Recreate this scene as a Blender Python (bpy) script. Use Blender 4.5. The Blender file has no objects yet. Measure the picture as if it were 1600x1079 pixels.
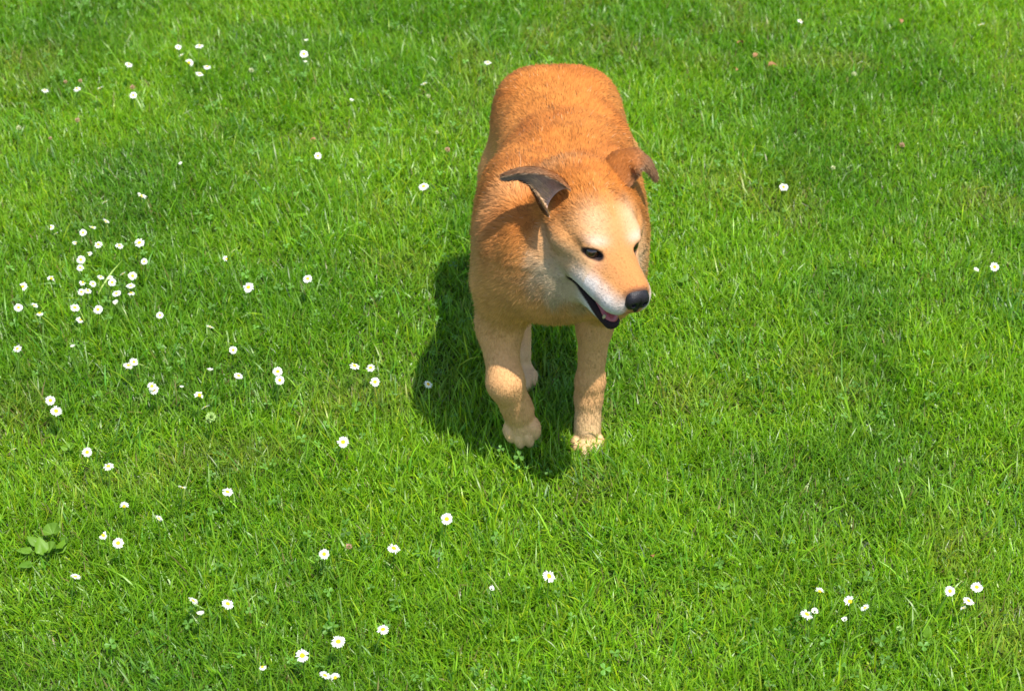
import bpy, math
import numpy as np
from mathutils import Matrix, Vector

# ------------------------------------------------------------------ camera, light, exposure
scene = bpy.context.scene
rng = np.random.default_rng(7)
CAM_H = 2.0
PITCH = math.radians(38.0)
FPX = 2850.0                       # focal length in pixels of a 1600 px wide frame
CAM = np.array([0.0, -2.2827, CAM_H])
RIGHT = np.array([1.0, 0, 0])
UPV = np.array([0, math.sin(PITCH), math.cos(PITCH)])
BACK = np.array([0, -math.cos(PITCH), math.sin(PITCH)])

cam_data = bpy.data.cameras.new('camera')
cam = bpy.data.objects.new('camera', cam_data)
scene.collection.objects.link(cam)
cam.location = CAM
cam.rotation_euler = (math.pi / 2 - PITCH, 0, 0)
cam_data.sensor_width = 36.0
cam_data.lens = 36.0 * FPX / 1600.0
cam_data.clip_start = 0.05
cam_data.clip_end = 600.0
cam_data.dof.use_dof = True
cam_data.dof.focus_distance = 2.85
cam_data.dof.aperture_fstop = 6.3
scene.camera = cam

SUN_EL = math.radians(70.8)
SUN_H = np.array([0.74, -0.67]); SUN_H /= np.linalg.norm(SUN_H)
world = bpy.data.worlds.new('World')
scene.world = world
world.use_nodes = True
wn = world.node_tree.nodes
wn.clear()
w_out = wn.new('ShaderNodeOutputWorld')
w_bg = wn.new('ShaderNodeBackground')
w_sky = wn.new('ShaderNodeTexSky')
w_sky.sky_type = 'NISHITA'
w_sky.sun_disc = False
w_sky.sun_elevation = SUN_EL
w_sky.sun_rotation = math.atan2(SUN_H[0], SUN_H[1])
w_bg.inputs['Strength'].default_value = 0.15
world.node_tree.links.new(w_sky.outputs[0], w_bg.inputs[0])
world.node_tree.links.new(w_bg.outputs[0], w_out.inputs[0])

sun_data = bpy.data.lights.new('sun', 'SUN')
sun_data.energy = 4.8
sun_data.angle = math.radians(0.5)
sun_data.color = (1.0, 0.95, 0.87)
sun = bpy.data.objects.new('sun', sun_data)
scene.collection.objects.link(sun)
sdir = Vector((SUN_H[0] * math.cos(SUN_EL), SUN_H[1] * math.cos(SUN_EL), math.sin(SUN_EL)))
sun.rotation_euler = sdir.to_track_quat('Z', 'Y').to_euler()
sun.location = (3, -1, 5)

scene.view_settings.view_transform = 'Standard'
scene.view_settings.look = 'None'
scene.view_settings.exposure = 0.85
scene.view_settings.gamma = 1.0
scene.view_settings.use_curve_mapping = False

# ------------------------------------------------------------------ helpers
def ray(px, py):
    return -BACK + (px - 800) / FPX * RIGHT - (py - 539.5) / FPX * UPV

def ground_at(px, py, z=0.0):
    d = ray(px, py)
    return CAM + d * ((CAM[2] - z) / -d[2])

def at_y(px, py, y):
    d = ray(px, py)
    return CAM + d * ((y - CAM[1]) / d[1])

def project(P):
    q = np.asarray(P, float) - CAM
    z = -(q @ BACK)
    return 800 + FPX * (q @ RIGHT) / z, 539.5 - FPX * (q @ UPV) / z, z

def link(o, parent=None):
    scene.collection.objects.link(o)
    if parent is not None:
        o.parent = parent
    return o

def tag(o, label=None, cat=None, group=None, kind=None):
    if label: o['label'] = label
    if cat: o['category'] = cat
    if group: o['group'] = group
    if kind: o['kind'] = kind
    return o

def mesh_np(name, verts, polys, smooth=True):
    """polys: list of int arrays, each (n,3) or (n,4)"""
    me = bpy.data.meshes.new(name)
    verts = np.ascontiguousarray(verts, dtype=np.float32)
    polys = [np.ascontiguousarray(p, dtype=np.int32) for p in polys if len(p)]
    loops = np.concatenate([p.ravel() for p in polys])
    sizes = np.concatenate([np.full(len(p), p.shape[1], np.int32) for p in polys])
    starts = np.concatenate([[0], np.cumsum(sizes)[:-1]]).astype(np.int32)
    me.vertices.add(len(verts)); me.vertices.foreach_set('co', verts.ravel())
    me.loops.add(len(loops)); me.loops.foreach_set('vertex_index', loops)
    me.polygons.add(len(sizes))
    me.polygons.foreach_set('loop_start', starts)
    me.polygons.foreach_set('loop_total', sizes)
    me.polygons.foreach_set('use_smooth', np.full(len(sizes), smooth))
    me.update(calc_edges=True)
    return me

def set_color(me, cols, name='tint'):
    a = me.color_attributes.new(name, 'FLOAT_COLOR', 'POINT')
    c = np.ones((len(me.vertices), 4), np.float32)
    c[:, :3] = cols
    a.data.foreach_set('color', c.ravel())

def tube(name, pts, r0, r1, mat, sides=5):
    pts = np.array(pts, float); V, Q = [], []
    for k, p in enumerate(pts):
        t = pts[min(k + 1, len(pts) - 1)] - pts[max(k - 1, 0)]; t /= np.linalg.norm(t) + 1e-9
        u = np.cross(t, [0.3, 0.9, 0.1]); u /= np.linalg.norm(u); v = np.cross(t, u)
        r = r0 + (r1 - r0) * k / (len(pts) - 1)
        for i in range(sides):
            a = 2 * math.pi * i / sides
            V.append(p + r * (u * math.cos(a) + v * math.sin(a)))
        if k:
            for i in range(sides):
                b = (k - 1) * sides; j = (i + 1) % sides
                Q.append((b + i, b + j, b + sides + j, b + sides + i))
    me = mesh_np(name, np.array(V), [np.array(Q)]); me.materials.append(mat)
    return me

class Noise:
    """tiling value noise in 2-D or 3-D"""
    def __init__(self, seed, dim, n=64):
        self.g = np.random.default_rng(seed).random((n,) * dim).astype(np.float32)
        self.n, self.dim = n, dim
    def __call__(self, P, freq=1.0):
        P = np.asarray(P, np.float32)[..., :self.dim] * freq + 17.31
        i = np.floor(P).astype(np.int64); f = P - i
        f = f * f * (3 - 2 * f)
        out = 0
        for c in range(2 ** self.dim):
            w = 1; idx = []
            for k in range(self.dim):
                b = (c >> k) & 1
                w = w * (f[..., k] if b else 1 - f[..., k])
                idx.append((i[..., k] + b) % self.n)
            out = out + w * self.g[tuple(idx)]
        return out

N2a, N2b, N2c, N2d = (Noise(s, 2) for s in (1, 2, 3, 4))
N3a, N3b, N3c = (Noise(s, 3, 32) for s in (5, 6, 8))

def smooth01(x, a, b):
    t = np.clip((x - a) / (b - a), 0, 1)
    return t * t * (3 - 2 * t)

def ground_z(x, y):
    P = np.stack([np.asarray(x, float), np.asarray(y, float)], -1)
    return 0.018 * (N2a(P, 2.3) - 0.5) + 0.010 * (N2b(P, 6.0) - 0.5)

# ------------------------------------------------------------------ materials
def new_mat(name):
    m = bpy.data.materials.new(name)
    m.use_nodes = True
    nt = m.node_tree
    nt.nodes.clear()
    out = nt.nodes.new('ShaderNodeOutputMaterial')
    return m, nt, out

def principled(name, color=(0.5, 0.5, 0.5), rough=0.6, spec=0.5, attr=None, noise=None, bump=0.0, sss=0.0, coat=0.0):
    m, nt, out = new_mat(name)
    p = nt.nodes.new('ShaderNodeBsdfPrincipled')
    p.inputs['Base Color'].default_value = (*color, 1)
    p.inputs['Roughness'].default_value = rough
    p.inputs['Specular IOR Level'].default_value = spec
    p.inputs['Coat Weight'].default_value = coat
    nt.links.new(p.outputs[0], out.inputs[0])
    src = None
    if attr:
        a = nt.nodes.new('ShaderNodeAttribute'); a.attribute_name = attr
        src = a.outputs['Color']
    if noise:
        t = nt.nodes.new('ShaderNodeTexNoise'); t.inputs['Scale'].default_value = noise[0]
        t.inputs['Detail'].default_value = 5
        tc = nt.nodes.new('ShaderNodeTexCoord'); nt.links.new(tc.outputs['Object'], t.inputs['Vector'])
        mr = nt.nodes.new('ShaderNodeMapRange')
        mr.inputs['To Min'].default_value = 1 - noise[1]; mr.inputs['To Max'].default_value = 1 + noise[1]
        nt.links.new(t.outputs['Fac'], mr.inputs['Value'])
        mx = nt.nodes.new('ShaderNodeMix'); mx.data_type = 'RGBA'; mx.blend_type = 'MULTIPLY'
        mx.inputs['Factor'].default_value = 1.0
        if src is not None: nt.links.new(src, mx.inputs['A'])
        else: mx.inputs['A'].default_value = (*color, 1)
        nt.links.new(mr.outputs[0], mx.inputs['B'])
        src = mx.outputs['Result']
        if bump:
            bp = nt.nodes.new('ShaderNodeBump'); bp.inputs['Strength'].default_value = bump
            bp.inputs['Distance'].default_value = 0.003
            nt.links.new(t.outputs['Fac'], bp.inputs['Height'])
            nt.links.new(bp.outputs[0], p.inputs['Normal'])
    if src is not None:
        nt.links.new(src, p.inputs['Base Color'])
    return m

def leafy(name, attr='tint', color=None, trans=0.4, gloss=0.10, rough=0.35):
    """thin plant tissue: reflects, lets light through and has a waxy sheen"""
    m, nt, out = new_mat(name)
    if color is None:
        a = nt.nodes.new('ShaderNodeAttribute'); a.attribute_name = attr
        src = a.outputs['Color']
    else:
        c = nt.nodes.new('ShaderNodeRGB'); c.outputs[0].default_value = (*color, 1); src = c.outputs[0]
    d = nt.nodes.new('ShaderNodeBsdfDiffuse'); t = nt.nodes.new('ShaderNodeBsdfTranslucent')
    g = nt.nodes.new('ShaderNodeBsdfGlossy'); g.inputs['Roughness'].default_value = rough
    nt.links.new(src, d.inputs['Color'])
    mx = nt.nodes.new('ShaderNodeMix'); mx.data_type = 'RGBA'; mx.blend_type = 'MULTIPLY'
    mx.inputs['Factor'].default_value = 1.0
    nt.links.new(src, mx.inputs['A']); mx.inputs['B'].default_value = (1.15, 1.35, 0.45, 1) if color is None else (1, 1, 1, 1)
    nt.links.new(mx.outputs['Result'], t.inputs['Color'])
    a1 = nt.nodes.new('ShaderNodeMixShader'); a1.inputs[0].default_value = trans
    nt.links.new(d.outputs[0], a1.inputs[1]); nt.links.new(t.outputs[0], a1.inputs[2])
    a2 = nt.nodes.new('ShaderNodeMixShader'); a2.inputs[0].default_value = gloss
    nt.links.new(a1.outputs[0], a2.inputs[1]); nt.links.new(g.outputs[0], a2.inputs[2])
    nt.links.new(a2.outputs[0], out.inputs[0])
    return m

M_GRASS = leafy('grass_blades', trans=0.54, gloss=0.026, rough=0.40)
M_LEAF = leafy('broad_leaf', trans=0.30, gloss=0.02, rough=0.5)
M_PETAL = leafy('daisy_petal', trans=0.35, gloss=0.02, rough=0.5)
M_STEM = leafy('flower_stem', color=(0.10, 0.20, 0.025), trans=0.1, gloss=0.04, rough=0.5)
M_DISC = principled('daisy_disc', (0.80, 0.50, 0.02), 0.8, 0.2, noise=(900, 0.35), bump=0.6)
M_DRY = leafy('withered_leaf', trans=0.25, gloss=0.03, rough=0.6)
M_SOIL = principled('lawn_soil', (0.035, 0.055, 0.012), 0.95, 0.1, noise=(60, 0.5), bump=0.4)
M_COAT = principled('dog_skin_and_undercoat', rough=0.85, spec=0.15, attr='tint', noise=(260, 0.16), bump=0.35)
M_FUR = principled('dog_fur', rough=0.6, spec=0.12, attr='tint')
M_EAR = principled('dog_ear', rough=0.7, spec=0.2, attr='tint', noise=(250, 0.18), bump=0.25)
M_NOSE = principled('dog_nose_leather', (0.009, 0.007, 0.009), 0.42, 0.32, noise=(700, 0.3), bump=0.35)
M_EYE = principled('dog_eye', rough=0.08, spec=0.5, attr='tint', coat=0.5)
M_TONGUE = principled('dog_tongue', (0.30, 0.055, 0.055), 0.38, 0.5, noise=(300, 0.2), bump=0.2)
M_CLAW = principled('dog_claw', (0.10, 0.075, 0.055), 0.4, 0.4, noise=(400, 0.3))
M_TOOTH = principled('dog_tooth', (0.40, 0.32, 0.15), 0.35, 0.5)
# ------------------------------------------------------------------ ground and grass
def build_ground():
    near = np.linspace(-5, 5, 91)
    far = np.array([8, 15, 30, 70, 160.0])
    ax = np.concatenate([-far[::-1], near, far])
    X, Y = np.meshgrid(ax, ax, indexing='ij')
    Z = ground_z(X, Y) * (1 - smooth01(np.hypot(X, Y), 4, 8)) - 0.004
    n = len(ax)
    V = np.stack([X, Y, Z], -1).reshape(-1, 3)
    i, j = np.meshgrid(np.arange(n - 1), np.arange(n - 1), indexing='ij')
    q = np.stack([i * n + j, (i + 1) * n + j, (i + 1) * n + j + 1, i * n + j + 1], -1).reshape(-1, 4)
    me = mesh_np('ground', V, [q])
    me.materials.append(M_SOIL)
    o = link(bpy.data.objects.new('ground', me))
    tag(o, 'flat ground of the lawn under the grass', 'ground', kind='structure')

def blades(x, y, length, width, lean, az, bend, cols, nseg=3):
    """ribbons that start at the ground and arch over: arrays per blade"""
    n = len(x)
    d = np.stack([np.cos(az), np.sin(az)], -1)
    side = np.stack([-np.sin(az), np.cos(az), np.zeros(n)], -1)
    tw = rng.normal(0, 0.5, n)[:, None]
    P = np.stack([x, y, ground_z(x, y) - 0.004], -1)
    V = np.zeros((n, 2 * nseg + 1, 3), np.float32)
    prof = [1.0, 1.05, 0.85, 0.6] if nseg == 3 else [0.9, 1.0, 0.7]
    for k in range(nseg + 1):
        s = k / nseg
        if k == nseg:
            V[:, 2 * k] = P
        else:
            w = (width * prof[k] * 0.5)[:, None]
            sd = side + np.stack([d[:, 0] * 0, d[:, 1] * 0, tw[:, 0] * 0.6], -1)
            sd /= np.linalg.norm(sd, axis=1, keepdims=True)
            V[:, 2 * k] = P - sd * w
            V[:, 2 * k + 1] = P + sd * w
            ang = lean + bend * (s + 0.5 / nseg)
            st = (length / nseg)[:, None]
            P = P + st * np.stack([np.sin(ang) * d[:, 0], np.sin(ang) * d[:, 1], np.cos(ang)], -1)
    m = 2 * nseg + 1
    base = (np.arange(n) * m)[:, None]
    quads = []
    for k in range(nseg - 1):
        quads.append(base + np.array([[2 * k, 2 * k + 1, 2 * k + 3, 2 * k + 2]]))
    q = np.concatenate(quads)
    t = base + np.array([[2 * (nseg - 1), 2 * (nseg - 1) + 1, 2 * nseg]])
    return V.reshape(-1, 3), q, t, np.repeat(cols, m, axis=0)

FOOT_SPOTS = [(0.126, 0.012, 0.020), (0.017, 0.17, 0.016), (0.15, 0.41, 0.018)]

def grass_field(name, n_short, n_long, box, keep, label, wmul=1.0, tufts=0):
    parts = []
    for kind, n in (('s', n_short), ('l', n_long)):
        x = rng.uniform(box[0], box[1], n); y = rng.uniform(box[2], box[3], n)
        P = np.stack([x, y], -1)
        ok = keep(x, y)
        for fx, fy, fr in FOOT_SPOTS:
            ok &= (x - fx) ** 2 + (y - fy) ** 2 > fr * fr
        clump = N2c(P, 9.0)
        clump2 = N2d(P, 3.1)
        if kind == 'l':
            ok &= rng.random(n) < 0.25 + 1.1 * smooth01(0.6 * clump + 0.4 * clump2, 0.35, 0.75)
        x, y, P, clump, clump2 = x[ok], y[ok], P[ok], clump[ok], clump2[ok]
        n = len(x)
        if kind == 's':
            ln = rng.uniform(0.018, 0.042, n) * (0.75 + 0.5 * clump)
            wd = rng.uniform(0.0012, 0.0028, n)
            lean = rng.uniform(0.1, 0.9, n); bend = rng.uniform(0.1, 0.9, n)
            nseg = 2
        else:
            ln = rng.gamma(9, 0.0041, n) * (0.8 + 0.4 * clump2)
            wd = rng.uniform(0.0012, 0.0029, n)
            lean = np.abs(rng.normal(0.30, 0.25, n)); bend = rng.uniform(0.1, 1.25, n)
            nseg = 3
        flow = 2 * math.pi * (1.6 * N2a(P, 3.7) + 1.2 * N2b(P, 11.0))
        az = flow + rng.normal(0, 2.2, n)
        # colours of the blades
        g0 = np.array([0.118, 0.265, 0.008]); g1 = np.array([0.190, 0.350, 0.010]); g2 = np.array([0.092, 0.225, 0.012])
        a = np.clip(0.55 * N2b(P, 2.0) + 0.45 * N2d(P, 6.5), 0, 1)
        a = smooth01(a, 0.3, 0.7)[:, None]
        col = (1 - a) * g0 + a * g1
        b = smooth01(N2c(P, 4.3), 0.6, 0.85)[:, None]
        col = (1 - 0.65 * b) * col + 0.65 * b * g2
        dryp = smooth01(N2a(P, 5.1) * 0.6 + N2d(P, 13.0) * 0.4, 0.62, 0.85)[:, None]
        col = (1 - 0.45 * dryp) * col + 0.45 * dryp * np.array([0.235, 0.300, 0.035])
        col = col * np.exp(rng.normal(0, 0.22, n))[:, None]
        yel = rng.random(n) < 0.10
        col[yel] = col[yel] * np.array([1.6, 1.15, 1.0])
        dry = rng.random(n) < (1 + 2.5 * dryp[:, 0]) * (0.030 if kind == 's' else 0.006)
        col[dry] = np.array([0.26, 0.215, 0.075]) * rng.uniform(0.5, 1.1, (dry.sum(), 1))
        blu = rng.random(n) < 0.05
        col[blu] = col[blu] * np.array([0.75, 1.0, 2.6])
        parts.append(blades(x, y, ln, wd * wmul, lean, az, bend, col, nseg))
    if tufts:
        m = 46
        cx = rng.uniform(box[0], box[1], tufts); cy = rng.uniform(box[2], box[3], tufts)
        # more coarse tufts on the right and in the foreground
        okt = rng.random(tufts) < 0.35 + 0.5 * smooth01(cx, -0.2, 0.6) * smooth01(-cy, -0.9, 0.2) + 0.25 * smooth01(-cy, -0.2, 0.5)
        cx, cy = cx[okt], cy[okt]; k = len(cx)
        taz = rng.uniform(0, 2 * math.pi, k); tone = rng.random(k); rad = rng.uniform(0.02, 0.055, k); tl = rng.uniform(0.7, 1.15, k)
        x = np.repeat(cx, m) + rng.normal(0, 1, k * m) * np.repeat(rad, m); y = np.repeat(cy, m) + rng.normal(0, 1, k * m) * np.repeat(rad, m)
        ok = keep(x, y)
        for fx, fy, fr in FOOT_SPOTS: ok &= (x - fx) ** 2 + (y - fy) ** 2 > (fr + 0.02) ** 2
        tn = np.repeat(tone, m)[:, None]
        col = np.where(tn < 0.45, np.array([0.075, 0.200, 0.010]), np.where(tn < 0.75, np.array([0.115, 0.270, 0.016]), np.array([0.185, 0.330, 0.012])))
        col = col * np.exp(rng.normal(0, 0.2, (k * m, 1)))
        ln = rng.uniform(0.032, 0.062, k * m) * np.repeat(tl, m)
        az = np.repeat(taz, m) + rng.normal(0, 0.75, k * m)
        a = [v[ok] for v in (x, y, ln, rng.uniform(0.0018, 0.0034, k * m), rng.uniform(0.15, 0.75, k * m), az, rng.uniform(0.2, 1.2, k * m), col)]
        parts.append(blades(*a, 3))
    V, Q, T, Ccol = [], [], [], []
    off = 0
    for v, q, t, c in parts:
        V.append(v); Q.append(q + off); T.append(t + off); Ccol.append(c); off += len(v)
    me = mesh_np(name, np.concatenate(V), [np.concatenate(Q), np.concatenate(T)])
    set_color(me, np.concatenate(Ccol))
    me.materials.append(M_GRASS)
    o = link(bpy.data.objects.new(name, me))
    tag(o, label, 'grass', kind='stuff')
    return o

def in_frame(x, y, m=0.12):
    hw = 0.28 * (np.hypot(y - CAM[1], CAM[2]) ) + m
    return (np.abs(x) < hw) & (y > -0.53 - m) & (y < 1.62 + m)

build_ground()
grass_field('grass', 420000, 130000, (-1.35, 1.35, -0.68, 1.76), in_frame,
            'sunlit short green lawn grass covering the whole ground', tufts=300)
grass_field('grass', 115000, 36000, (-3.6, 3.6, -2.4, 4.2), lambda x, y: ~in_frame(x, y),
            'lawn grass around the edges of the view', 1.6)
# ------------------------------------------------------------------ the dog: one continuous surface from a distance field
VOX = 0.0026
LO = np.array([-0.16, -0.31, -0.02]); HI = np.array([0.30, 0.60, 0.62])
DIM = np.ceil((HI - LO) / VOX).astype(int)

class Field:
    def __init__(s, lo, hi, vox):
        s.lo, s.vox = np.array(lo, float), vox
        s.dim = np.ceil((np.array(hi) - s.lo) / vox).astype(int)
        s.f = np.full(s.dim, 1.0, np.float32)
    def window(s, a, b):
        i0 = np.clip(np.floor((np.array(a) - s.lo) / s.vox).astype(int), 0, s.dim)
        i1 = np.clip(np.ceil((np.array(b) - s.lo) / s.vox).astype(int) + 1, 0, s.dim)
        ax = [(s.lo[k] + np.arange(i0[k], i1[k]) * s.vox).astype(np.float32) for k in range(3)]
        sl = tuple(slice(i0[k], i1[k]) for k in range(3))
        return sl, np.meshgrid(*ax, indexing='ij', sparse=True)
    def add(s, fn, a, b, k):
        m = k + 0.012
        sl, (X, Y, Z) = s.window(np.array(a) - m, np.array(b) + m)
        d = fn(X, Y, Z)
        o = s.f[sl]
        h = np.maximum(k - np.abs(o - d), 0) / k
        s.f[sl] = np.minimum(o, d) - h * h * k * 0.25
    def cut(s, fn, a, b, k):
        m = k + 0.012
        sl, (X, Y, Z) = s.window(np.array(a) - m, np.array(b) + m)
        d = -fn(X, Y, Z)
        o = s.f[sl]
        h = np.maximum(k - np.abs(o - d), 0) / k
        s.f[sl] = np.maximum(o, d) + h * h * k * 0.25
    def cone(s, a, b, ra, rb, k=0.02):
        a = np.array(a, float); b = np.array(b, float); ab = b - a; L2 = ab @ ab
        def fn(X, Y, Z):
            t = np.clip(((X - a[0]) * ab[0] + (Y - a[1]) * ab[1] + (Z - a[2]) * ab[2]) / L2, 0, 1).astype(np.float32)
            d = np.sqrt((X - a[0] - t * ab[0]) ** 2 + (Y - a[1] - t * ab[1]) ** 2 + (Z - a[2] - t * ab[2]) ** 2)
            return (d - (ra + t * (rb - ra))).astype(np.float32)
        r = max(ra, rb)
        s.add(fn, np.minimum(a, b) - r, np.maximum(a, b) + r, k)
    def ell_fn(s, c, r, R=None):
        c = np.array(c, float); r = np.array(r, float)
        R = np.eye(3) if R is None else R     # rows: local axes in world
        def fn(X, Y, Z):
            k0 = 0; k1 = 0
            for i in range(3):
                l = (X - c[0]) * R[i][0] + (Y - c[1]) * R[i][1] + (Z - c[2]) * R[i][2]
                k0 = k0 + (l / r[i]) ** 2; k1 = k1 + (l / r[i] ** 2) ** 2
            k0 = np.sqrt(k0); k1 = np.sqrt(k1) + 1e-9
            return (k0 * (k0 - 1) / k1).astype(np.float32)
        return fn, c, max(r)
    def ell(s, c, r, R=None, k=0.02):
        fn, c, m = s.ell_fn(c, r, R); s.add(fn, c - m, c + m, k)
    def ell_cut(s, c, r, R=None, k=0.004):
        fn, c, m = s.ell_fn(c, r, R); s.cut(fn, c - m, c + m, k)
    def sample(s, P):
        q = (np.atleast_2d(P) - s.lo) / s.vox
        i = np.clip(np.floor(q).astype(int), 0, s.dim - 2); f = q - i
        out = 0
        for c in range(8):
            b = np.array([c & 1, (c >> 1) & 1, (c >> 2) & 1])
            w = np.prod(np.where(b, f, 1 - f), axis=1)
            out = out + w * s.f[i[:, 0] + b[0], i[:, 1] + b[1], i[:, 2] + b[2]]
        return out
    def mesh(s, relax=2):
        F = s.f
        ins = F < 0
        nx, ny, nz = F.shape
        cnt = np.zeros((nx - 1, ny - 1, nz - 1), np.int8)
        cor = [(a, b, c) for a in (0, 1) for b in (0, 1) for c in (0, 1)]
        def sh(A, o): return A[o[0]:nx - 1 + o[0], o[1]:ny - 1 + o[1], o[2]:nz - 1 + o[2]]
        for o in cor: cnt += sh(ins, o)
        cells = np.argwhere((cnt > 0) & (cnt < 8))
        idx = np.full(cnt.shape, -1, np.int32)
        idx[tuple(cells.T)] = np.arange(len(cells))
        acc = np.zeros((len(cells), 3)); num = np.zeros(len(cells))
        val = {o: F[cells[:, 0] + o[0], cells[:, 1] + o[1], cells[:, 2] + o[2]] for o in cor}
        for o in cor:
            for ax in range(3):
                if o[ax] == 0:
                    o2 = list(o); o2[ax] = 1; o2 = tuple(o2)
                    a, b = val[o], val[o2]
                    x = (a < 0) != (b < 0)
                    t = np.where(x, a / np.where(x, a - b, 1), 0)
                    p = np.tile(np.array(o, float), (len(cells), 1)); p[:, ax] += t
                    acc[x] += p[x]; num += x
        V = s.lo + (cells + acc / num[:, None]) * s.vox
        quads = []
        for ax in range(3):
            sl0 = [slice(None)] * 3; sl1 = [slice(None)] * 3
            sl0[ax] = slice(0, -1); sl1[ax] = slice(1, None)
            a, b = ins[tuple(sl0)], ins[tuple(sl1)]
            u, v = [k for k in range(3) if k != ax]
            e = np.argwhere(a != b)
            e = e[(e[:, u] > 0) & (e[:, v] > 0) & (e[:, u] < F.shape[u] - 1) & (e[:, v] < F.shape[v] - 1)]
            flip = a[tuple(e.T)]
            def at(du, dv):
                q = e.copy(); q[:, u] -= du; q[:, v] -= dv
                return idx[tuple(q.T)]
            q = np.stack([at(1, 1), at(0, 1), at(0, 0), at(1, 0)], -1)
            if ax == 1: flip = ~flip
            q[~flip] = q[~flip][:, ::-1]
            quads.append(q)
        Q = np.concatenate(quads)
        for _ in range(relax):
            S = np.zeros_like(V); n = np.zeros(len(V))
            for k in range(4):
                for j in (1, 3):
                    np.add.at(S, Q[:, k], V[Q[:, (k + j) % 4]]); np.add.at(n, Q[:, k], 1)
            V = 0.5 * V + 0.5 * S / n[:, None]
        return V, Q

def vert_normals(V, Q):
    fn = np.cross(V[Q[:, 2]] - V[Q[:, 0]], V[Q[:, 3]] - V[Q[:, 1]])
    N = np.zeros_like(V)
    for k in range(4): np.add.at(N, Q[:, k], fn)
    return N / (np.linalg.norm(N, axis=1, keepdims=True) + 1e-12)

# head frame: F forward (towards the nose), L the dog's left, U up
H_YAW, H_PITCH, H_ROLL = math.radians(26), math.radians(8), math.radians(9)
H_O = np.array([0.1414, -0.086, 0.4785]); H_S = 1.080
def head_axes(ps, th, ro):
    f = np.array([math.sin(ps) * math.cos(th), -math.cos(ps) * math.cos(th), -math.sin(th)])
    L = np.array([math.cos(ps), math.sin(ps), 0.0])
    U = np.cross(L, f)
    if U[2] < 0: U = -U
    return np.stack([f, L * math.cos(ro) - U * math.sin(ro), U * math.cos(ro) + L * math.sin(ro)])
HR = head_axes(H_YAW, H_PITCH, H_ROLL)
def hp(*l): return H_O + H_S * (np.array(l, float) @ HR)
def to_head(P): return (np.asarray(P) - H_O) @ HR.T / H_S
def tilt(R, ax, deg):
    """rotate the local frame R (rows) about its own axis"""
    a = math.radians(deg); c, s = math.cos(a), math.sin(a)
    i, j = [(1, 2), (2, 0), (0, 1)][ax]
    M = np.eye(3); M[i, i] = c; M[i, j] = s; M[j, i] = -s; M[j, j] = c
    return M @ R

BX = 0.074   # line of the spine
# y, top z, bottom z, half width
ST = np.array([(-0.085, 0.425, 0.395, 0.010), (-0.076, 0.450, 0.365, 0.052), (-0.058, 0.475, 0.335, 0.085), (-0.02, 0.498, 0.308, 0.112),
               (0.03, 0.513, 0.285, 0.130), (0.10, 0.518, 0.265, 0.136), (0.18, 0.514, 0.262, 0.134), (0.26, 0.507, 0.285, 0.124),
               (0.33, 0.498, 0.310, 0.112), (0.38, 0.480, 0.325, 0.096), (0.415, 0.455, 0.330, 0.074), (0.440, 0.425, 0.345, 0.044),
               (0.455, 0.41, 0.38, 0.010)])
def torso_fn(X, Y, Z):
    y = Y.ravel()
    yi = np.clip(y, ST[0, 0], ST[-1, 0])
    it = [np.interp(yi, ST[:, 0], ST[:, k]) for k in (1, 2, 3)]
    ker = np.hanning(13); ker /= ker.sum()
    it = [np.convolve(np.pad(a, 6, mode='edge'), ker, 'valid') for a in it]
    it[2] = it[2] * 0.90
    top, bot, hw = [a.reshape(1, -1, 1).astype(np.float32) for a in it]
    cz = (top + bot) / 2 + 0.01; hz = np.where(Z > cz, top - cz, cz - bot); hx = hw
    bend = (0.012 * np.exp(-((Y - 0.25) / 0.13) ** 2)).astype(np.float32)
    ax = np.abs((X - BX - bend) / hx); az = np.abs((Z - cz) / hz)
    e = 2.15
    r = (ax ** e + az ** e) ** (1 / e)
    d = (r - 1) * np.minimum(hx, hz) * 0.9
    out = np.maximum(np.maximum(ST[0, 0] - Y, Y - ST[-1, 0]), 0)
    return (d + out).astype(np.float32)

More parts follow.
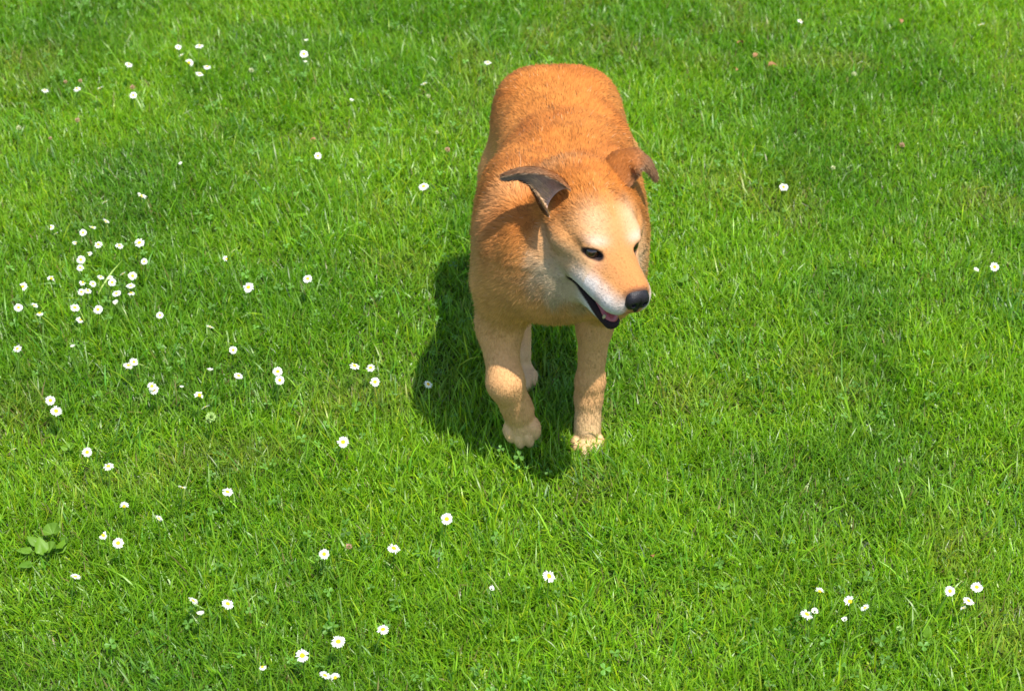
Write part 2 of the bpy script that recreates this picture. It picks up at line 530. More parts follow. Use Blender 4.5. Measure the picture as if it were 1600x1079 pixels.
def build_dog_field():
    D = Field(LO, HI, VOX)
    D.add(torso_fn, (BX - 0.15, -0.11, 0.24), (BX + 0.15, 0.48, 0.54), 0.01)
    for s in (-1, 1):
        D.ell((BX + s * 0.072, 0.05, 0.415), (0.052, 0.095, 0.105), tilt(np.eye(3), 0, 12), k=0.05)      # shoulder blades
        D.ell((BX + s * 0.076, 0.005, 0.355), (0.042, 0.052, 0.080), k=0.05)                              # upper arm mass
        D.ell((BX + s * 0.052, 0.350, 0.375), (0.056, 0.085, 0.110), tilt(np.eye(3), 0, -12), k=0.04)     # thighs
        D.ell((BX + s * 0.040, 0.365, 0.452), (0.040, 0.045, 0.036), k=0.05)                              # hip bones
    D.ell((BX - 0.005, -0.032, 0.365), (0.070, 0.05, 0.070), k=0.04)                                              # breast
    # neck and throat
    D.cone((BX + 0.004, 0.03, 0.425), hp(-0.106, 0, 0.000), 0.093, 0.050, k=0.024)
    D.cone((BX + 0.010, 0.005, 0.395), hp(-0.066, 0, -0.036), 0.074, 0.036, k=0.018)
    # tail, hanging behind
    D.cone((BX, 0.42, 0.435), (BX + 0.005, 0.48, 0.38), 0.024, 0.021, k=0.03)
    D.cone((BX + 0.005, 0.48, 0.38), (BX + 0.01, 0.51, 0.28), 0.022, 0.018, k=0.01)
    D.cone((BX + 0.01, 0.51, 0.28), (BX + 0.012, 0.53, 0.18), 0.018, 0.008, k=0.01)
    # left foreleg, carrying weight (right in the picture)
    D.cone((0.155, 0.035, 0.32), (0.132, 0.038, 0.225), 0.042, 0.0255, k=0.04)
    D.cone((0.132, 0.038, 0.225), (0.128, 0.032, 0.120), 0.0262, 0.0208, k=0.02)
    D.cone((0.128, 0.032, 0.115), (0.126, 0.028, 0.088), 0.0216, 0.0214, k=0.02)
    D.cone((0.126, 0.028, 0.085), (0.125, 0.014, 0.032), 0.0210, 0.0225, k=0.014)
    paw(D, (0.125, 0.008, 0.012), (0.05, -1.0, -0.06), 0.92)
    # right foreleg, just lifted (left in the picture)
    D.cone((-0.008, 0.025, 0.315), (-0.018, 0.015, 0.245), 0.047, 0.035, k=0.045)
    D.cone((-0.022, 0.015, 0.245), (-0.012, -0.030, 0.176), 0.033, 0.0255, k=0.02)
    D.ell((-0.010, -0.034, 0.166), (0.0250, 0.0250, 0.032), k=0.02)
    D.cone((-0.010, -0.032, 0.165), (0.009, -0.018, 0.100), 0.0255, 0.0265, k=0.016)
    paw(D, (0.014, -0.018, 0.070), (0.20, -0.24, -0.95), 1.02)
    # right hind leg, swung forward under the belly
    D.cone((0.005, 0.32, 0.32), (0.004, 0.235, 0.245), 0.062, 0.046, k=0.04)
    D.cone((0.004, 0.235, 0.245), (0.012, 0.265, 0.150), 0.040, 0.021, k=0.02)
    D.cone((0.012, 0.265, 0.150), (0.015, 0.185, 0.050), 0.0205, 0.018, k=0.02)
    paw(D, (0.017, 0.165, 0.026), (0.05, -1.0, -0.15), 0.9)
    # left hind leg, pushing off behind
    D.cone((0.16, 0.35, 0.33), (0.165, 0.345, 0.245), 0.062, 0.045, k=0.04)
    D.cone((0.165, 0.345, 0.245), (0.158, 0.455, 0.150), 0.040, 0.021, k=0.02)
    D.cone((0.158, 0.455, 0.150), (0.152, 0.42, 0.045), 0.0205, 0.019, k=0.02)
    paw(D, (0.151, 0.405, 0.020), (0.0, -1.0, -0.05), 0.9)
    # head
    def he(c, r, R=HR, k=0.02): D.ell(hp(*c), np.array(r) * H_S, R, k)
    def hc(a, b, ra, rb, k=0.02): D.cone(hp(*a), hp(*b), ra * H_S, rb * H_S, k)
    he((-0.068, 0, 0.006), (0.072, 0.060, 0.052), k=0.025)                    # skull
    D.ell((BX, 0.365, 0.455), (0.05, 0.05, 0.036), k=0.04)
    he((-0.022, 0, 0.006), (0.045, 0.050, 0.030), tilt(HR, 1, 14), k=0.025)  # forehead
    for s in (-1, 1):
        he((-0.004, s * 0.031, 0.011), (0.017, 0.014, 0.009), k=0.012)      # brows
        he((-0.046, s * 0.038, -0.036), (0.042, 0.026, 0.038), k=0.016)      # cheeks
        hc((0.004, s * 0.033, -0.018), (-0.030, s * 0.051, -0.012), 0.0125, 0.0145, k=0.012)
        hc((-0.030, s * 0.051, -0.012), (-0.066, s * 0.054, 0.002), 0.0145, 0.013, k=0.014)       # cheek bones
    hc((-0.010, 0, -0.026), (0.070, 0, -0.032), 0.040, 0.0275, k=0.025)      # muzzle
    hc((0.010, 0, -0.012), (0.080, 0, -0.020), 0.018, 0.013, k=0.02)         # bridge of the nose
    for s in (-1, 1):
        hc((0.000, s * 0.027, -0.044), (0.066, s * 0.0185, -0.042), 0.0225, 0.0195, k=0.016)   # upper lips
    for s in (-1, 1): he((0.070, s * 0.0125, -0.044), (0.020, 0.0165, 0.0165), k=0.012)       # blunt end of the muzzle
    hc((-0.050, 0, -0.066), (-0.005, 0, -0.080), 0.042, 0.026, k=0.02)       # throat to jaw
    hc((-0.012, 0, -0.084), (0.056, 0, -0.0965), 0.029, 0.0122, k=0.012)      # lower jaw
    # folds of loose skin over withers, neck and hips
    sl, (X, Y, Z) = D.window((-0.16, -0.16, 0.36), (0.30, 0.5, 0.58))
    rad = ((X - BX) / 0.14) ** 2
    amp = smooth01(Z, 0.40, 0.47) * smooth01(Y, -0.085, -0.04)
    bumps = 0
    for y0, c, a, w in ((-0.02, 0.10, 0.006, 0.018), (0.045, 0.075, 0.0045, 0.026), (0.165, 0.05, 0.003, 0.028), (0.300, 0.06, 0.0035, 0.024)):
        s_ = Y - (y0 - c * rad)
        bumps = bumps + a * np.exp(-(s_ / w) ** 2) - 0.6 * a * np.exp(-((s_ + 1.9 * w) / (0.8 * w)) ** 2)
    D.f[sl] -= (amp * bumps).astype(np.float32)
    # opening of the mouth
    D.mouth = (hp(0.0455, 0, -0.0735), np.array((0.0685, 0.064, 0.0145)) * H_S, tilt(HR, 1, 15))
    D.ell_cut(*D.mouth, k=0.003)
    return D

CLAWS = []
def paw(D, c, fwd, s=1.0):
    """four toes at the end of a leg; fwd is where the toes point"""
    c = np.array(c, float); f = np.array(fwd, float); f /= np.linalg.norm(f)
    up0 = np.array([0, 0, 1.0]) if abs(f[2]) < 0.8 else np.array([0, -1.0, 0])
    L = np.cross(up0, f); L /= np.linalg.norm(L); U = np.cross(f, L)
    R = np.stack([f, L, U])
    D.ell(c - f * 0.004, np.array((0.032, 0.024, 0.019)) * s, R, 0.010)
    for l, fw, r in ((-0.0205, 0.012, 0.0094), (-0.0074, 0.025, 0.0098), (0.0074, 0.025, 0.0098), (0.0205, 0.012, 0.0094)):
        t = c + s * (f * fw + L * l - U * 0.001)
        D.ell(t, np.array((0.0190, r, 0.0145)) * s, R, 0.0036)
        D.ell(t - f * 0.004 * s + U * 0.006 * s, np.array((0.010, r * 0.85, 0.0095)) * s, R, 0.005)      # knuckle
        CLAWS.append((t + f * 0.016 * s - U * 0.001 * s, f * 0.8 - U * 0.55, s))

D = build_dog_field()

def find_surface(p, d, far=0.08):
    t = np.linspace(0, far, 200)
    v = D.sample(p + t[:, None] * d)
    k = np.argmax(v > 0)
    return p + t[k] * d

# eyes sit in almond sockets
EYES = []
for s in (-1, 1):
    d = (np.array([0.86, s * 0.48, 0.18])) @ HR; d /= np.linalg.norm(d)
    c = find_surface(hp(-0.03, s * 0.019, 0.0), (hp(0.004, s * 0.0300, -0.0015) - hp(-0.03, s * 0.019, 0.0)) / np.linalg.norm(hp(0.004, s * 0.0300, -0.0015) - hp(-0.03, s * 0.019, 0.0)))
    lat = np.cross(HR[2], d); lat /= np.linalg.norm(lat); up = np.cross(d, lat)
    lat, up = lat * math.cos(s * 0.10) + up * math.sin(s * 0.10), up * math.cos(s * 0.10) - lat * math.sin(s * 0.10)
    R = np.stack([d, lat, up])
    D.ell_cut(c, np.array((0.0078, 0.0140, 0.0078)) * H_S, R, 0.003)
    out = lat * s
    D.cone(c - out * 0.010 + up * 0.0080 - d * 0.003, c + out * 0.004 + up * 0.0108 - d * 0.0020, 0.0030, 0.0034, k=0.006)
    D.cone(c + out * 0.004 + up * 0.0108 - d * 0.0020, c + out * 0.014 + up * 0.0045 - d * 0.005, 0.0034, 0.0030, k=0.006)
    EYES.append((c, d, lat, up))

dogV, dogQ = D.mesh()
dogN = vert_normals(dogV, dogQ)

def region_info(P):
    """what part of the coat a point belongs to"""
    h = to_head(P)
    head = 1 - smooth01(np.sqrt(((h[:, 0] - 0.005) / 0.125) ** 2 + (h[:, 1] / 0.10) ** 2 + ((h[:, 2] + 0.03) / 0.095) ** 2), 0.72, 1.0)
    head *= (P[:, 1] < 0.02)
    leg = 1 - smooth01(P[:, 2], 0.20, 0.33)
    return h, np.clip(head, 0, 1), leg

def coat_color(P, N):
    h, head, leg = region_info(P)
    n = 0.5 * N3a(P, 14) + 0.3 * N3b(P, 35) + 0.2 * N3c(P, 80)
    back = np.array([0.42, 0.150, 0.029]); back2 = np.array([0.34, 0.106, 0.019])
    pale = np.array([0.55, 0.292, 0.122]); flank = np.array([0.62, 0.310, 0.105])
    col = back + (back2 - back) * smooth01(n, 0.35, 0.7)[:, None]
    # flanks, breast and belly are lighter, raised further in colour to make up for shade
    low = 1 - smooth01(P[:, 2] + 0.05 * (n - 0.5), 0.36, 0.50)
    col += (flank - col) * (0.75 * low)[:, None]
    col += (pale - col) * (leg * 0.9)[:, None]
    foot = 1 - smooth01(P[:, 2], 0.04, 0.11)
    col += (np.array([0.58, 0.39, 0.20]) - col) * (foot * 0.7)[:, None]
    # a lighter collar of fur behind the cheeks
    col += (pale - col) * (0.45 * np.exp(-(((h[:, 0] + 0.135) / 0.02) ** 2)) * (P[:, 1] < 0.03))[:, None]
    # face
    x, y, z = h.T
    face = np.array([0.43, 0.198, 0.066])
    col += (face - col) * (head * smooth01(x, -0.13, -0.05))[:, None]
    grey = np.array([0.42, 0.315, 0.19]); white = np.array([0.58, 0.51, 0.455])
    ck = np.sqrt(((x + 0.022) / 0.084) ** 2 + (y / 0.10) ** 2 + ((z + 0.074) / 0.060) ** 2)
    lowface = (1 - smooth01(ck + 0.35 * (N3b(P, 60) - 0.5), 0.60, 1.15)) * (P[:, 1] < 0.02)
    tan_spot = np.exp(-((x + 0.060) / 0.022) ** 2 - ((z + 0.034) / 0.016) ** 2)
    lowface = lowface * (1 - 0.7 * tan_spot)
    col += (grey - col) * (0.92 * lowface)[:, None]  # greying lower face; shade and grass bounce are put into its tone
    side = smooth01(np.abs(y), 0.010, 0.018) * smooth01(x, -0.005, 0.02) * smooth01(-z, 0.014, 0.036)
    col += (white - col) * (np.clip(0.95 * side * (0.65 + 0.7 * N3a(P, 70)), 0, 1))[:, None]
    bridge = np.exp(-(y / 0.019) ** 4) * smooth01(x, 0.0, 0.03) * smooth01(z, -0.028, -0.018) * head
    col += (np.array([0.44, 0.160, 0.048]) - col) * (0.85 * bridge)[:, None]
    for s in (-1, 1):
        br = np.exp(-((x - 0.006) / 0.014) ** 2 - ((y - s * 0.027) / 0.013) ** 2 - ((z - 0.014) / 0.0060) ** 2)
        col += (white - col) * (0.8 * br)[:, None]
        # pale rays from brow to ear
        fh = np.exp(-((y - s * 0.028) / 0.018) ** 2) * smooth01(z, 0.0, 0.03) * smooth01(x, -0.10, -0.02)
        col += (np.array([0.54, 0.40, 0.25]) - col) * ((0.5 if s > 0 else 0.4) * fh * head)[:, None]
        tear = np.exp(-((x - 0.018) / 0.016) ** 2 - ((y - s * 0.027) / 0.008) ** 2 - ((z + 0.016) / 0.010) ** 2)
        col += (np.array([0.66, 0.36, 0.27]) - col) * (0.7 * tear)[:, None]
    ch = smooth01(np.abs(y), 0.020, 0.045) * smooth01(x, -0.10, -0.06) * smooth01(-z, -0.004, 0.016) * (x < 0.03) * head
    col += (np.array([0.47, 0.315, 0.165]) - col) * (0.55 * ch * (1 - lowface))[:, None]
    mid = np.exp(-(y / 0.004) ** 2) * smooth01(x, -0.08, -0.05) * smooth01(-x, -0.005, 0.01) * smooth01(z, 0.0, 0.02)  # shade of the forehead furrow put into the colour as a darker midline
    col += (np.array([0.42, 0.15, 0.04]) - col) * (0.6 * mid * head)[:, None]
    # dark skin round the nose and the lids
    dn = np.linalg.norm((h - np.array([0.090, 0, -0.021])) / np.array([1.35, 1.0, 0.75]), axis=1)
    col += (np.array([0.030, 0.020, 0.020]) - col) * (0.93 * (1 - smooth01(dn, 0.014, 0.022)))[:, None]
    bare = (1 - smooth01(dn, 0.012, 0.017))
    for c, d, lat, up in EYES:
        q = P - c
        a = np.sqrt((q @ lat / 0.0185) ** 2 + (q @ up / 0.0090) ** 2 + (q @ d / 0.014) ** 2)
        k = 1 - smooth01(a, 0.85, 1.2)
        col += (np.array([0.022, 0.014, 0.014]) - col) * k[:, None]
        bare = np.maximum(bare, 1 - smooth01(a, 1.0, 1.35))
    # lips and the inside of the mouth
    fn, c, m = D.ell_fn(*D.mouth)
    dm = fn(P[:, 0], P[:, 1], P[:, 2])
    below = ((P - c) @ D.mouth[2][2]) < 0.0
    k = 1 - smooth01(dm, np.where(below, 0.004 + 0.22 * np.clip(x, 0, 0.06), 0.0010), np.where(below, 0.007 + 0.22 * np.clip(x, 0, 0.06), 0.0030))
    k *= (x > -0.032) * (np.abs(z + 0.07) < 0.05)
    col += (np.array([0.022, 0.012, 0.013]) - col) * k[:, None]
    bare = np.maximum(bare, k)
    return np.clip(col, 0.005, 0.85), bare

dogC, dogBare = coat_color(dogV, dogN)
me = mesh_np('dog', dogV, [dogQ])
set_color(me, dogC)
me.materials.append(M_COAT)
dog = link(bpy.data.objects.new('dog', me))
tag(dog, 'tan and orange dog with greying muzzle walking towards the camera, one paw lifted', 'dog')

# ---- fur: flat-lying hairs as thin ribbons that carry the normals of the skin
EAR_SURF = []
def scatter(V, Q, N, C, extra, n, wt=None):
    tri = np.concatenate([Q[:, [0, 1, 2]], Q[:, [0, 2, 3]]])
    a = np.linalg.norm(np.cross(V[tri[:, 1]] - V[tri[:, 0]], V[tri[:, 2]] - V[tri[:, 0]]), axis=1)
    if wt is not None: a = a * wt[tri[:, 0]]
    pk = rng.choice(len(tri), n, p=a / a.sum())
    u, v = rng.random(n), rng.random(n); f = u + v > 1; u[f], v[f] = 1 - u[f], 1 - v[f]
    w = np.stack([1 - u - v, u, v], -1)[..., None]
    t = tri[pk]
    N_ = (N[t] * w).sum(1); N_ /= np.linalg.norm(N_, axis=1, keepdims=True) + 1e-9
    return (V[t] * w).sum(1), N_, (C[t] * w).sum(1), (extra[t] * w).sum(1)

def fur(n=240000):
    P, N, C, bare = scatter(dogV, dogQ, dogN, dogC, dogBare[:, None], n, np.clip(to_head(dogV)[:, 0] * 14 + 2.2, 0.7, 2.0))
    keep = bare[:, 0] < 0.25
    P, N, C = P[keep], N[keep], C[keep]; n = len(P)
    h, head, leg = region_info(P)
    flow = np.tile(np.array([0, 1.0, -0.30]), (n, 1))
    sx = np.clip((P[:, 0] - BX) / 0.13, -1, 1)
    flow[:, 0] += 0.35 * sx; flow[:, 2] -= 0.7 * np.abs(sx)
    flow = flow * (1 - leg[:, None]) + leg[:, None] * np.array([0, 0.15, -1.0])
    hf = -HR[0] - 0.25 * HR[2] + 0.35 * np.sign(h[:, 1:2]) * HR[1]
    flow = flow * (1 - head[:, None]) + head[:, None] * hf
    wob = np.stack([N3a(P, 26), N3b(P, 26), N3c(P, 26)], -1) - 0.5
    flow += 0.4 * wob + rng.normal(0, 0.16, (n, 3))
    flow -= (flow * N).sum(1, keepdims=True) * N
    flow /= np.linalg.norm(flow, axis=1, keepdims=True) + 1e-9
    ln = 0.0095 + 0.004 * N3b(P, 9)
    ln = ln * (1 - 0.42 * leg) * (1 - 0.15 * (1 - smooth01(P[:, 2], 0.03, 0.10)))
    muz = smooth01(h[:, 0], -0.06, 0.03) * head
    ln = ln * (1 - 0.35 * head) * (1 - 0.40 * muz)
    neck = np.exp(-((h[:, 0] + 0.14) / 0.05) ** 2) * (P[:, 1] < 0.06)
    ln = ln * (1 + 0.3 * neck) * rng.uniform(0.65, 1.2, n)
    for V, Q, Nn, Cc, T, cnt, l0, l1 in EAR_SURF:
        p, nn, c, t = scatter(V, Q, Nn, Cc, T, cnt)
        t = t + rng.normal(0, 0.2, t.shape)
        t -= (t * nn).sum(1, keepdims=True) * nn; t /= np.linalg.norm(t, axis=1, keepdims=True) + 1e-9
        m = len(p)
        P = np.concatenate([P, p]); N = np.concatenate([N, nn]); C = np.concatenate([C, c]); flow = np.concatenate([flow, t])
        ln = np.concatenate([ln, rng.uniform(l0, l1, m)]); head = np.concatenate([head, np.ones(m)]); leg = np.concatenate([leg, np.zeros(m)])
    n = len(P)
    guard = (rng.random(n) < 0.03) & (head < 0.5) & (leg < 0.6)
    ln = np.where(guard, ln * 1.45, ln)
    al = np.radians(np.clip(rng.normal(14, 6, n) + np.where(guard, 10, 0), 3, 45))[:, None]
    d1 = flow * np.cos(al) + N * np.sin(al)
    al2 = al * 0.45
    d2 = flow * np.cos(al2) + N * np.sin(al2)
    side = np.cross(N, flow) + rng.normal(0, 0.35, (n, 1)) * N
    side /= np.linalg.norm(side, axis=1, keepdims=True)
    wd = (0.00034 * rng.uniform(0.7, 1.3, n))[:, None]
    P0 = P - N * 0.0008
    P1 = P0 + d1 * (0.5 * ln)[:, None]; P2 = P1 + d2 * (0.5 * ln)[:, None]
    V = np.stack([P0 - side * wd, P0 + side * wd, P1 - side * wd * 0.85, P1 + side * wd * 0.85, P2], 1)
    col = C * np.exp(rng.normal(0, 1, (n, 1)) * (0.12 + 0.02 * np.maximum(head, leg))[:, None] + 0.45 * (N3c(P, 55) - 0.5)[:, None])
    dark = (rng.random(n) < 0.07 * (1 - head) * (1 - leg) * smooth01(P[:, 2], 0.40, 0.48))
    col[dark] *= 0.45
    lite = rng.random(n) < 0.012
    col[lite] = 0.75 * col[lite] + 0.25 * np.array([0.78, 0.62, 0.42])
    b = (np.arange(n) * 5)[:, None]
    me = mesh_np('fur', V.reshape(-1, 3), [b + np.array([[0, 2, 3, 1]]), b + np.array([[2, 4, 3]])])
    set_color(me, np.repeat(np.clip(col, 0.005, 0.85), 5, axis=0))
    nn = N * 0.8 + d2 * 0.12 + rng.normal(0, 1, (n, 3)) * (0.14 + 0.02 * np.maximum(head, leg))[:, None]
    nn /= np.linalg.norm(nn, axis=1, keepdims=True)
    me.normals_split_custom_set_from_vertices(np.repeat(nn, 5, axis=0).astype(np.float32))
    me.materials.append(M_FUR)
    o = link(bpy.data.objects.new('fur', me), dog)
    tag(o, 'short dense orange and tan coat, paler on face and legs', kind='stuff')

# ---- nose leather
def head_piece(name, ells, cuts, lo, hi, vox, mat, k=0.004, label=None):
    P = np.array([hp(a, b, c) for a in (lo[0], hi[0]) for b in (lo[1], hi[1]) for c in (lo[2], hi[2])])
    G = Field(P.min(0), P.max(0), vox)
    for c, r, R in ells: G.ell(hp(*c), np.array(r) * H_S, R, k)
    for c, r, R in cuts: G.ell_cut(hp(*c), np.array(r) * H_S, R, 0.002)
    V, Q = G.mesh(1)
    me = mesh_np(name, V, [Q]); me.materials.append(mat)
    o = link(bpy.data.objects.new(name, me), dog)
    if label: o['label'] = label
    return o
head_piece('nose', [((0.088, 0, -0.0215), (0.0155, 0.0172, 0.0125), tilt(HR, 1, 22)), ((0.0945, 0.0082, -0.0275), (0.0090, 0.0095, 0.0125), HR),
                    ((0.0945, -0.0082, -0.0275), (0.0090, 0.0095, 0.0125), HR), ((0.096, 0, -0.036), (0.006, 0.004, 0.010), HR)],
           [((0.1035, 0.0084, -0.0285), (0.007, 0.0036, 0.0032), tilt(HR, 0, 20)), ((0.1035, -0.0084, -0.0285), (0.007, 0.0036, 0.0032), tilt(HR, 0, -20)),
            ((0.1055, 0, -0.032), (0.006, 0.0010, 0.011), HR)],
           (0.07, -0.025, -0.055), (0.118, 0.025, -0.005), 0.001, M_NOSE, label='black leathery nose with two nostrils')
head_piece('tongue', [((0.022, 0, -0.0830), (0.040, 0.0140, 0.0085), tilt(HR, 1, 14)), ((0.048, 0, -0.0915), (0.016, 0.0120, 0.0075), tilt(HR, 1, 15))], [],
           (-0.03, -0.03, -0.11), (0.085, 0.03, -0.05), 0.0014, M_TONGUE, label='dark pink tongue inside the open mouth')
for s in (-1, 1):
    for fx, ln in ((0.052, 0.0045), (0.036, 0.0028), (0.026, 0.0028)):
        head_piece('tooth', [((fx, s * 0.0105, -0.0885 - (fx - 0.03) * 0.2 + ln * 0.4), (0.0028, 0.0026, ln), HR)], [],
                   (fx - 0.008, s * 0.0105 - 0.008, -0.115), (fx + 0.008, s * 0.0105 + 0.008, -0.055), 0.0009, M_TOOTH)

# ---- eyes
def uv_sphere(c, r, nu=24, nv=14):
    V = []; Q = []
    for j in range(nv + 1):
        th = math.pi * j / nv
        for i in range(nu):
            a = 2 * math.pi * i / nu
            V.append(c + r * np.array([math.sin(th) * math.cos(a), math.sin(th) * math.sin(a), math.cos(th)]))
    for j in range(nv):
        for i in range(nu):
            Q.append((j * nu + i, (j + 1) * nu + i, (j + 1) * nu + (i + 1) % nu, j * nu + (i + 1) % nu))
    return np.array(V), np.array(Q)
for c, d, lat, up in EYES:
    V, Q = uv_sphere(c - d * 0.0105, 0.0115, 40, 28)
    g = 0.55 * d + 0.45 * HR[0] + 0.1 * BACK; g /= np.linalg.norm(g)
    ang = np.degrees(np.arccos(np.clip(((V - (c - d * 0.0105)) / 0.0115) @ g, -1, 1)))
    ec = np.where((ang < 17)[:, None], np.array([0.004, 0.003, 0.003]), np.where((ang < 44)[:, None], np.array([0.028, 0.011, 0.004]), np.array([0.030, 0.022, 0.020])))
    me = mesh_np('eye', V, [Q]); set_color(me, ec); me.materials.append(M_EYE)
    link(bpy.data.objects.new('eye', me), dog)

for p, d, k in CLAWS:
    d = d / np.linalg.norm(d)
    pts = [p, p + d * 0.006 * k, p + d * 0.010 * k - np.array([0, 0, 0.0015])]
    link(bpy.data.objects.new('claw', tube('claw', pts, 0.0026 * k, 0.0007, M_CLAW, 7)), dog)

# ---- ears: cupped flaps held out sideways, defined in the head frame and mirrored
def ear(side, spine, ru, rl, au, al, fwd_ax, wref=(0, 0, 1)):
    """spine: head-frame points on the back of the cup; ru/rl upper and lower radii; au/al how far each rim curls"""
    ns, ntt = 26, 21
    sp = np.array(spine, float); tk = np.linspace(0, 1, len(sp))
    ss = np.linspace(0, 1, ns)
    def ip(a): return np.interp(ss, np.linspace(0, 1, len(a)), a)
    def sm(a):
        b = np.concatenate([[2 * a[0] - a[2], 2 * a[0] - a[1]], a, [2 * a[-1] - a[-2], 2 * a[-1] - a[-3]]])
        return np.convolve(b, [.1, .2, .4, .2, .1], 'valid')
    C = np.stack([sm(np.interp(ss, tk, sp[:, k])) for k in range(3)], -1)
    RU, RL, AU, AL = (sm(ip(a)) for a in (ru, rl, au, al))
    T = np.gradient(C, axis=0); T /= np.linalg.norm(T, axis=1, keepdims=True)
    B = np.tile(np.array(fwd_ax, float), (ns, 1)); B -= (B * T).sum(1, keepdims=True) * T
    B /= np.linalg.norm(B, axis=1, keepdims=True)
    W = np.cross(B, T); W[W @ np.array(wref, float) < 0] *= -1
    V = np.zeros((ns, ntt, 3)); inner = []
    for j, t in enumerate(np.linspace(-1, 1, ntt)):
        if t >= 0: r, ang, s = RU, np.radians(AU) * t, 1
        else: r, ang, s = RL, np.radians(AL) * -t, -1
        V[:, j] = C + (r * (1 - np.cos(ang)))[:, None] * B + (s * r * np.sin(ang))[:, None] * W
    return V, B

def ear_object(V, B, sgn, label):
    ns, ntt = V.shape[:2]
    th = 0.0024
    du = np.gradient(V, axis=0); dv = np.gradient(V, axis=1)
    N = np.cross(du, dv); N /= np.linalg.norm(N, axis=2, keepdims=True) + 1e-9
    if (N[:, ntt // 2] * B).sum() < 0: N = -N          # N points into the cup
    edge = np.minimum(1, np.minimum(np.arange(ntt), np.arange(ntt)[::-1]) / 2.0)[None, :, None] * np.minimum(1, np.arange(ns)[::-1] / 2.0)[:, None, None]
    IN = V + N * th * (0.25 + 0.75 * edge); OUT = V - N * th * (0.25 + 0.75 * edge)
    A = np.concatenate([IN.reshape(-1, 3), OUT.reshape(-1, 3)])
    A = np.stack([A[:, 0], A[:, 1] * sgn, A[:, 2]], -1)
    Wd = H_O + H_S * (A @ HR)
    n = ns * ntt
    i, j = np.meshgrid(np.arange(ns - 1), np.arange(ntt - 1), indexing='ij')
    q = np.stack([i * ntt + j, (i + 1) * ntt + j, (i + 1) * ntt + j + 1, i * ntt + j + 1], -1).reshape(-1, 4)
    rim = []
    loop = [(a, 0) for a in range(ns)] + [(ns - 1, b) for b in range(1, ntt)] + [(a, ntt - 1) for a in range(ns - 2, -1, -1)]
    ids = [a * ntt + b for a, b in loop]
    for a, b in zip(ids[:-1], ids[1:]): rim.append((a, b, b + n, a + n))
    me = mesh_np('ear', Wd, [q, q[:, ::-1] + n, np.array(rim)])
    # colours: dusky pink-brown lining, orange-brown back, grey-brown rim and tip
    s = np.repeat(np.linspace(0, 1, ns), ntt); t = np.tile(np.linspace(-1, 1, ntt), ns)
    nz = N3a(Wd[:n], 90)
    lin = np.array([0.54, 0.36, 0.27]) + (np.array([0.29, 0.20, 0.125]) - np.array([0.54, 0.36, 0.27])) * np.clip(smooth01(s, 0.3, 0.7) + smooth01(t, 0.3, 0.8), 0, 1)[:, None]
    deep = np.exp(-((s - 0.12) / 0.12) ** 2 - ((t - 0.15) / 0.3) ** 2)[:, None]
    lin += (np.array([0.16, 0.040, 0.035]) - lin) * 0.45 * deep
    bk = np.array([0.32, 0.105, 0.022]) + (np.array([0.24, 0.125, 0.062]) - np.array([0.32, 0.105, 0.022])) * np.clip(smooth01(s, 0.25, 0.75) + 0.6 * smooth01(np.abs(t), 0.6, 1.0), 0, 1)[:, None]
    col = np.concatenate([lin * (0.8 + 0.4 * nz[:, None]), bk * (0.8 + 0.4 * nz[:, None])])
    set_color(me, col)
    me.materials.append(M_EAR)
    o = link(bpy.data.objects.new('ear', me), dog)
    o['label'] = label
    Vn = vert_normals(Wd, np.concatenate([q, q[:, ::-1] + n]))
    mid = Wd[:n].reshape(ns, ntt, 3)[:, ntt // 2]; inside = (Wd[:n] - Wd[n:])
    inside /= np.linalg.norm(inside, axis=1, keepdims=True) + 1e-9
    Tn = np.repeat(np.gradient(mid, axis=0), ntt, axis=0); Tn /= np.linalg.norm(Tn, axis=1, keepdims=True)
    EAR_SURF.append((Wd[n:], q, -inside, col[n:], Tn, 9000, 0.004, 0.010))
    EAR_SURF.append((Wd[:n], q, inside, col[:n], Tn, 9000, 0.004, 0.010))
    low = q[(q[:, 0] // ntt < ns * 0.45) & (q[:, 0] % ntt < ntt * 0.42)]      # tufts at the mouth of the ear
    EAR_SURF.append((Wd[:n], low, inside, col[:n] * 0 + np.array([0.56, 0.38, 0.22]), 0.6 * Tn + np.array([0.0, -0.5, 0.35]), 900, 0.010, 0.020))

EAR_R = [(-0.074, 0.052, 0.034), (-0.080, 0.068, 0.048), (-0.088, 0.086, 0.057), (-0.095, 0.105, 0.056), (-0.100, 0.124, 0.050)]
EV, EB = ear(1, EAR_R, [0.019, 0.021, 0.0175, 0.012, 0.0065], [0.026, 0.021, 0.011, 0.0065, 0.0055],
             [100, 112, 115, 110, 90], [115, 105, 85, 60, 60], (0.86, 0.25, 0.14))
ear_object(EV, EB, -1, 'ear held out sideways, showing its dusky pink lining')
EAR_L = [(-0.086, 0.034, 0.044), (-0.090, 0.052, 0.070), (-0.087, 0.072, 0.077), (-0.079, 0.091, 0.065), (-0.067, 0.103, 0.044)]
EV, EB = ear(1, EAR_L, [0.035, 0.033, 0.027, 0.020, 0.011], [0.033, 0.030, 0.024, 0.018, 0.011],
             [60, 65, 65, 60, 60], [70, 75, 70, 60, 60], (0.10, -0.30, -1.0), (1, 0, 0))
ear_object(EV, EB, 1, 'folded ear seen from outside with its grey-brown tip')
fur()
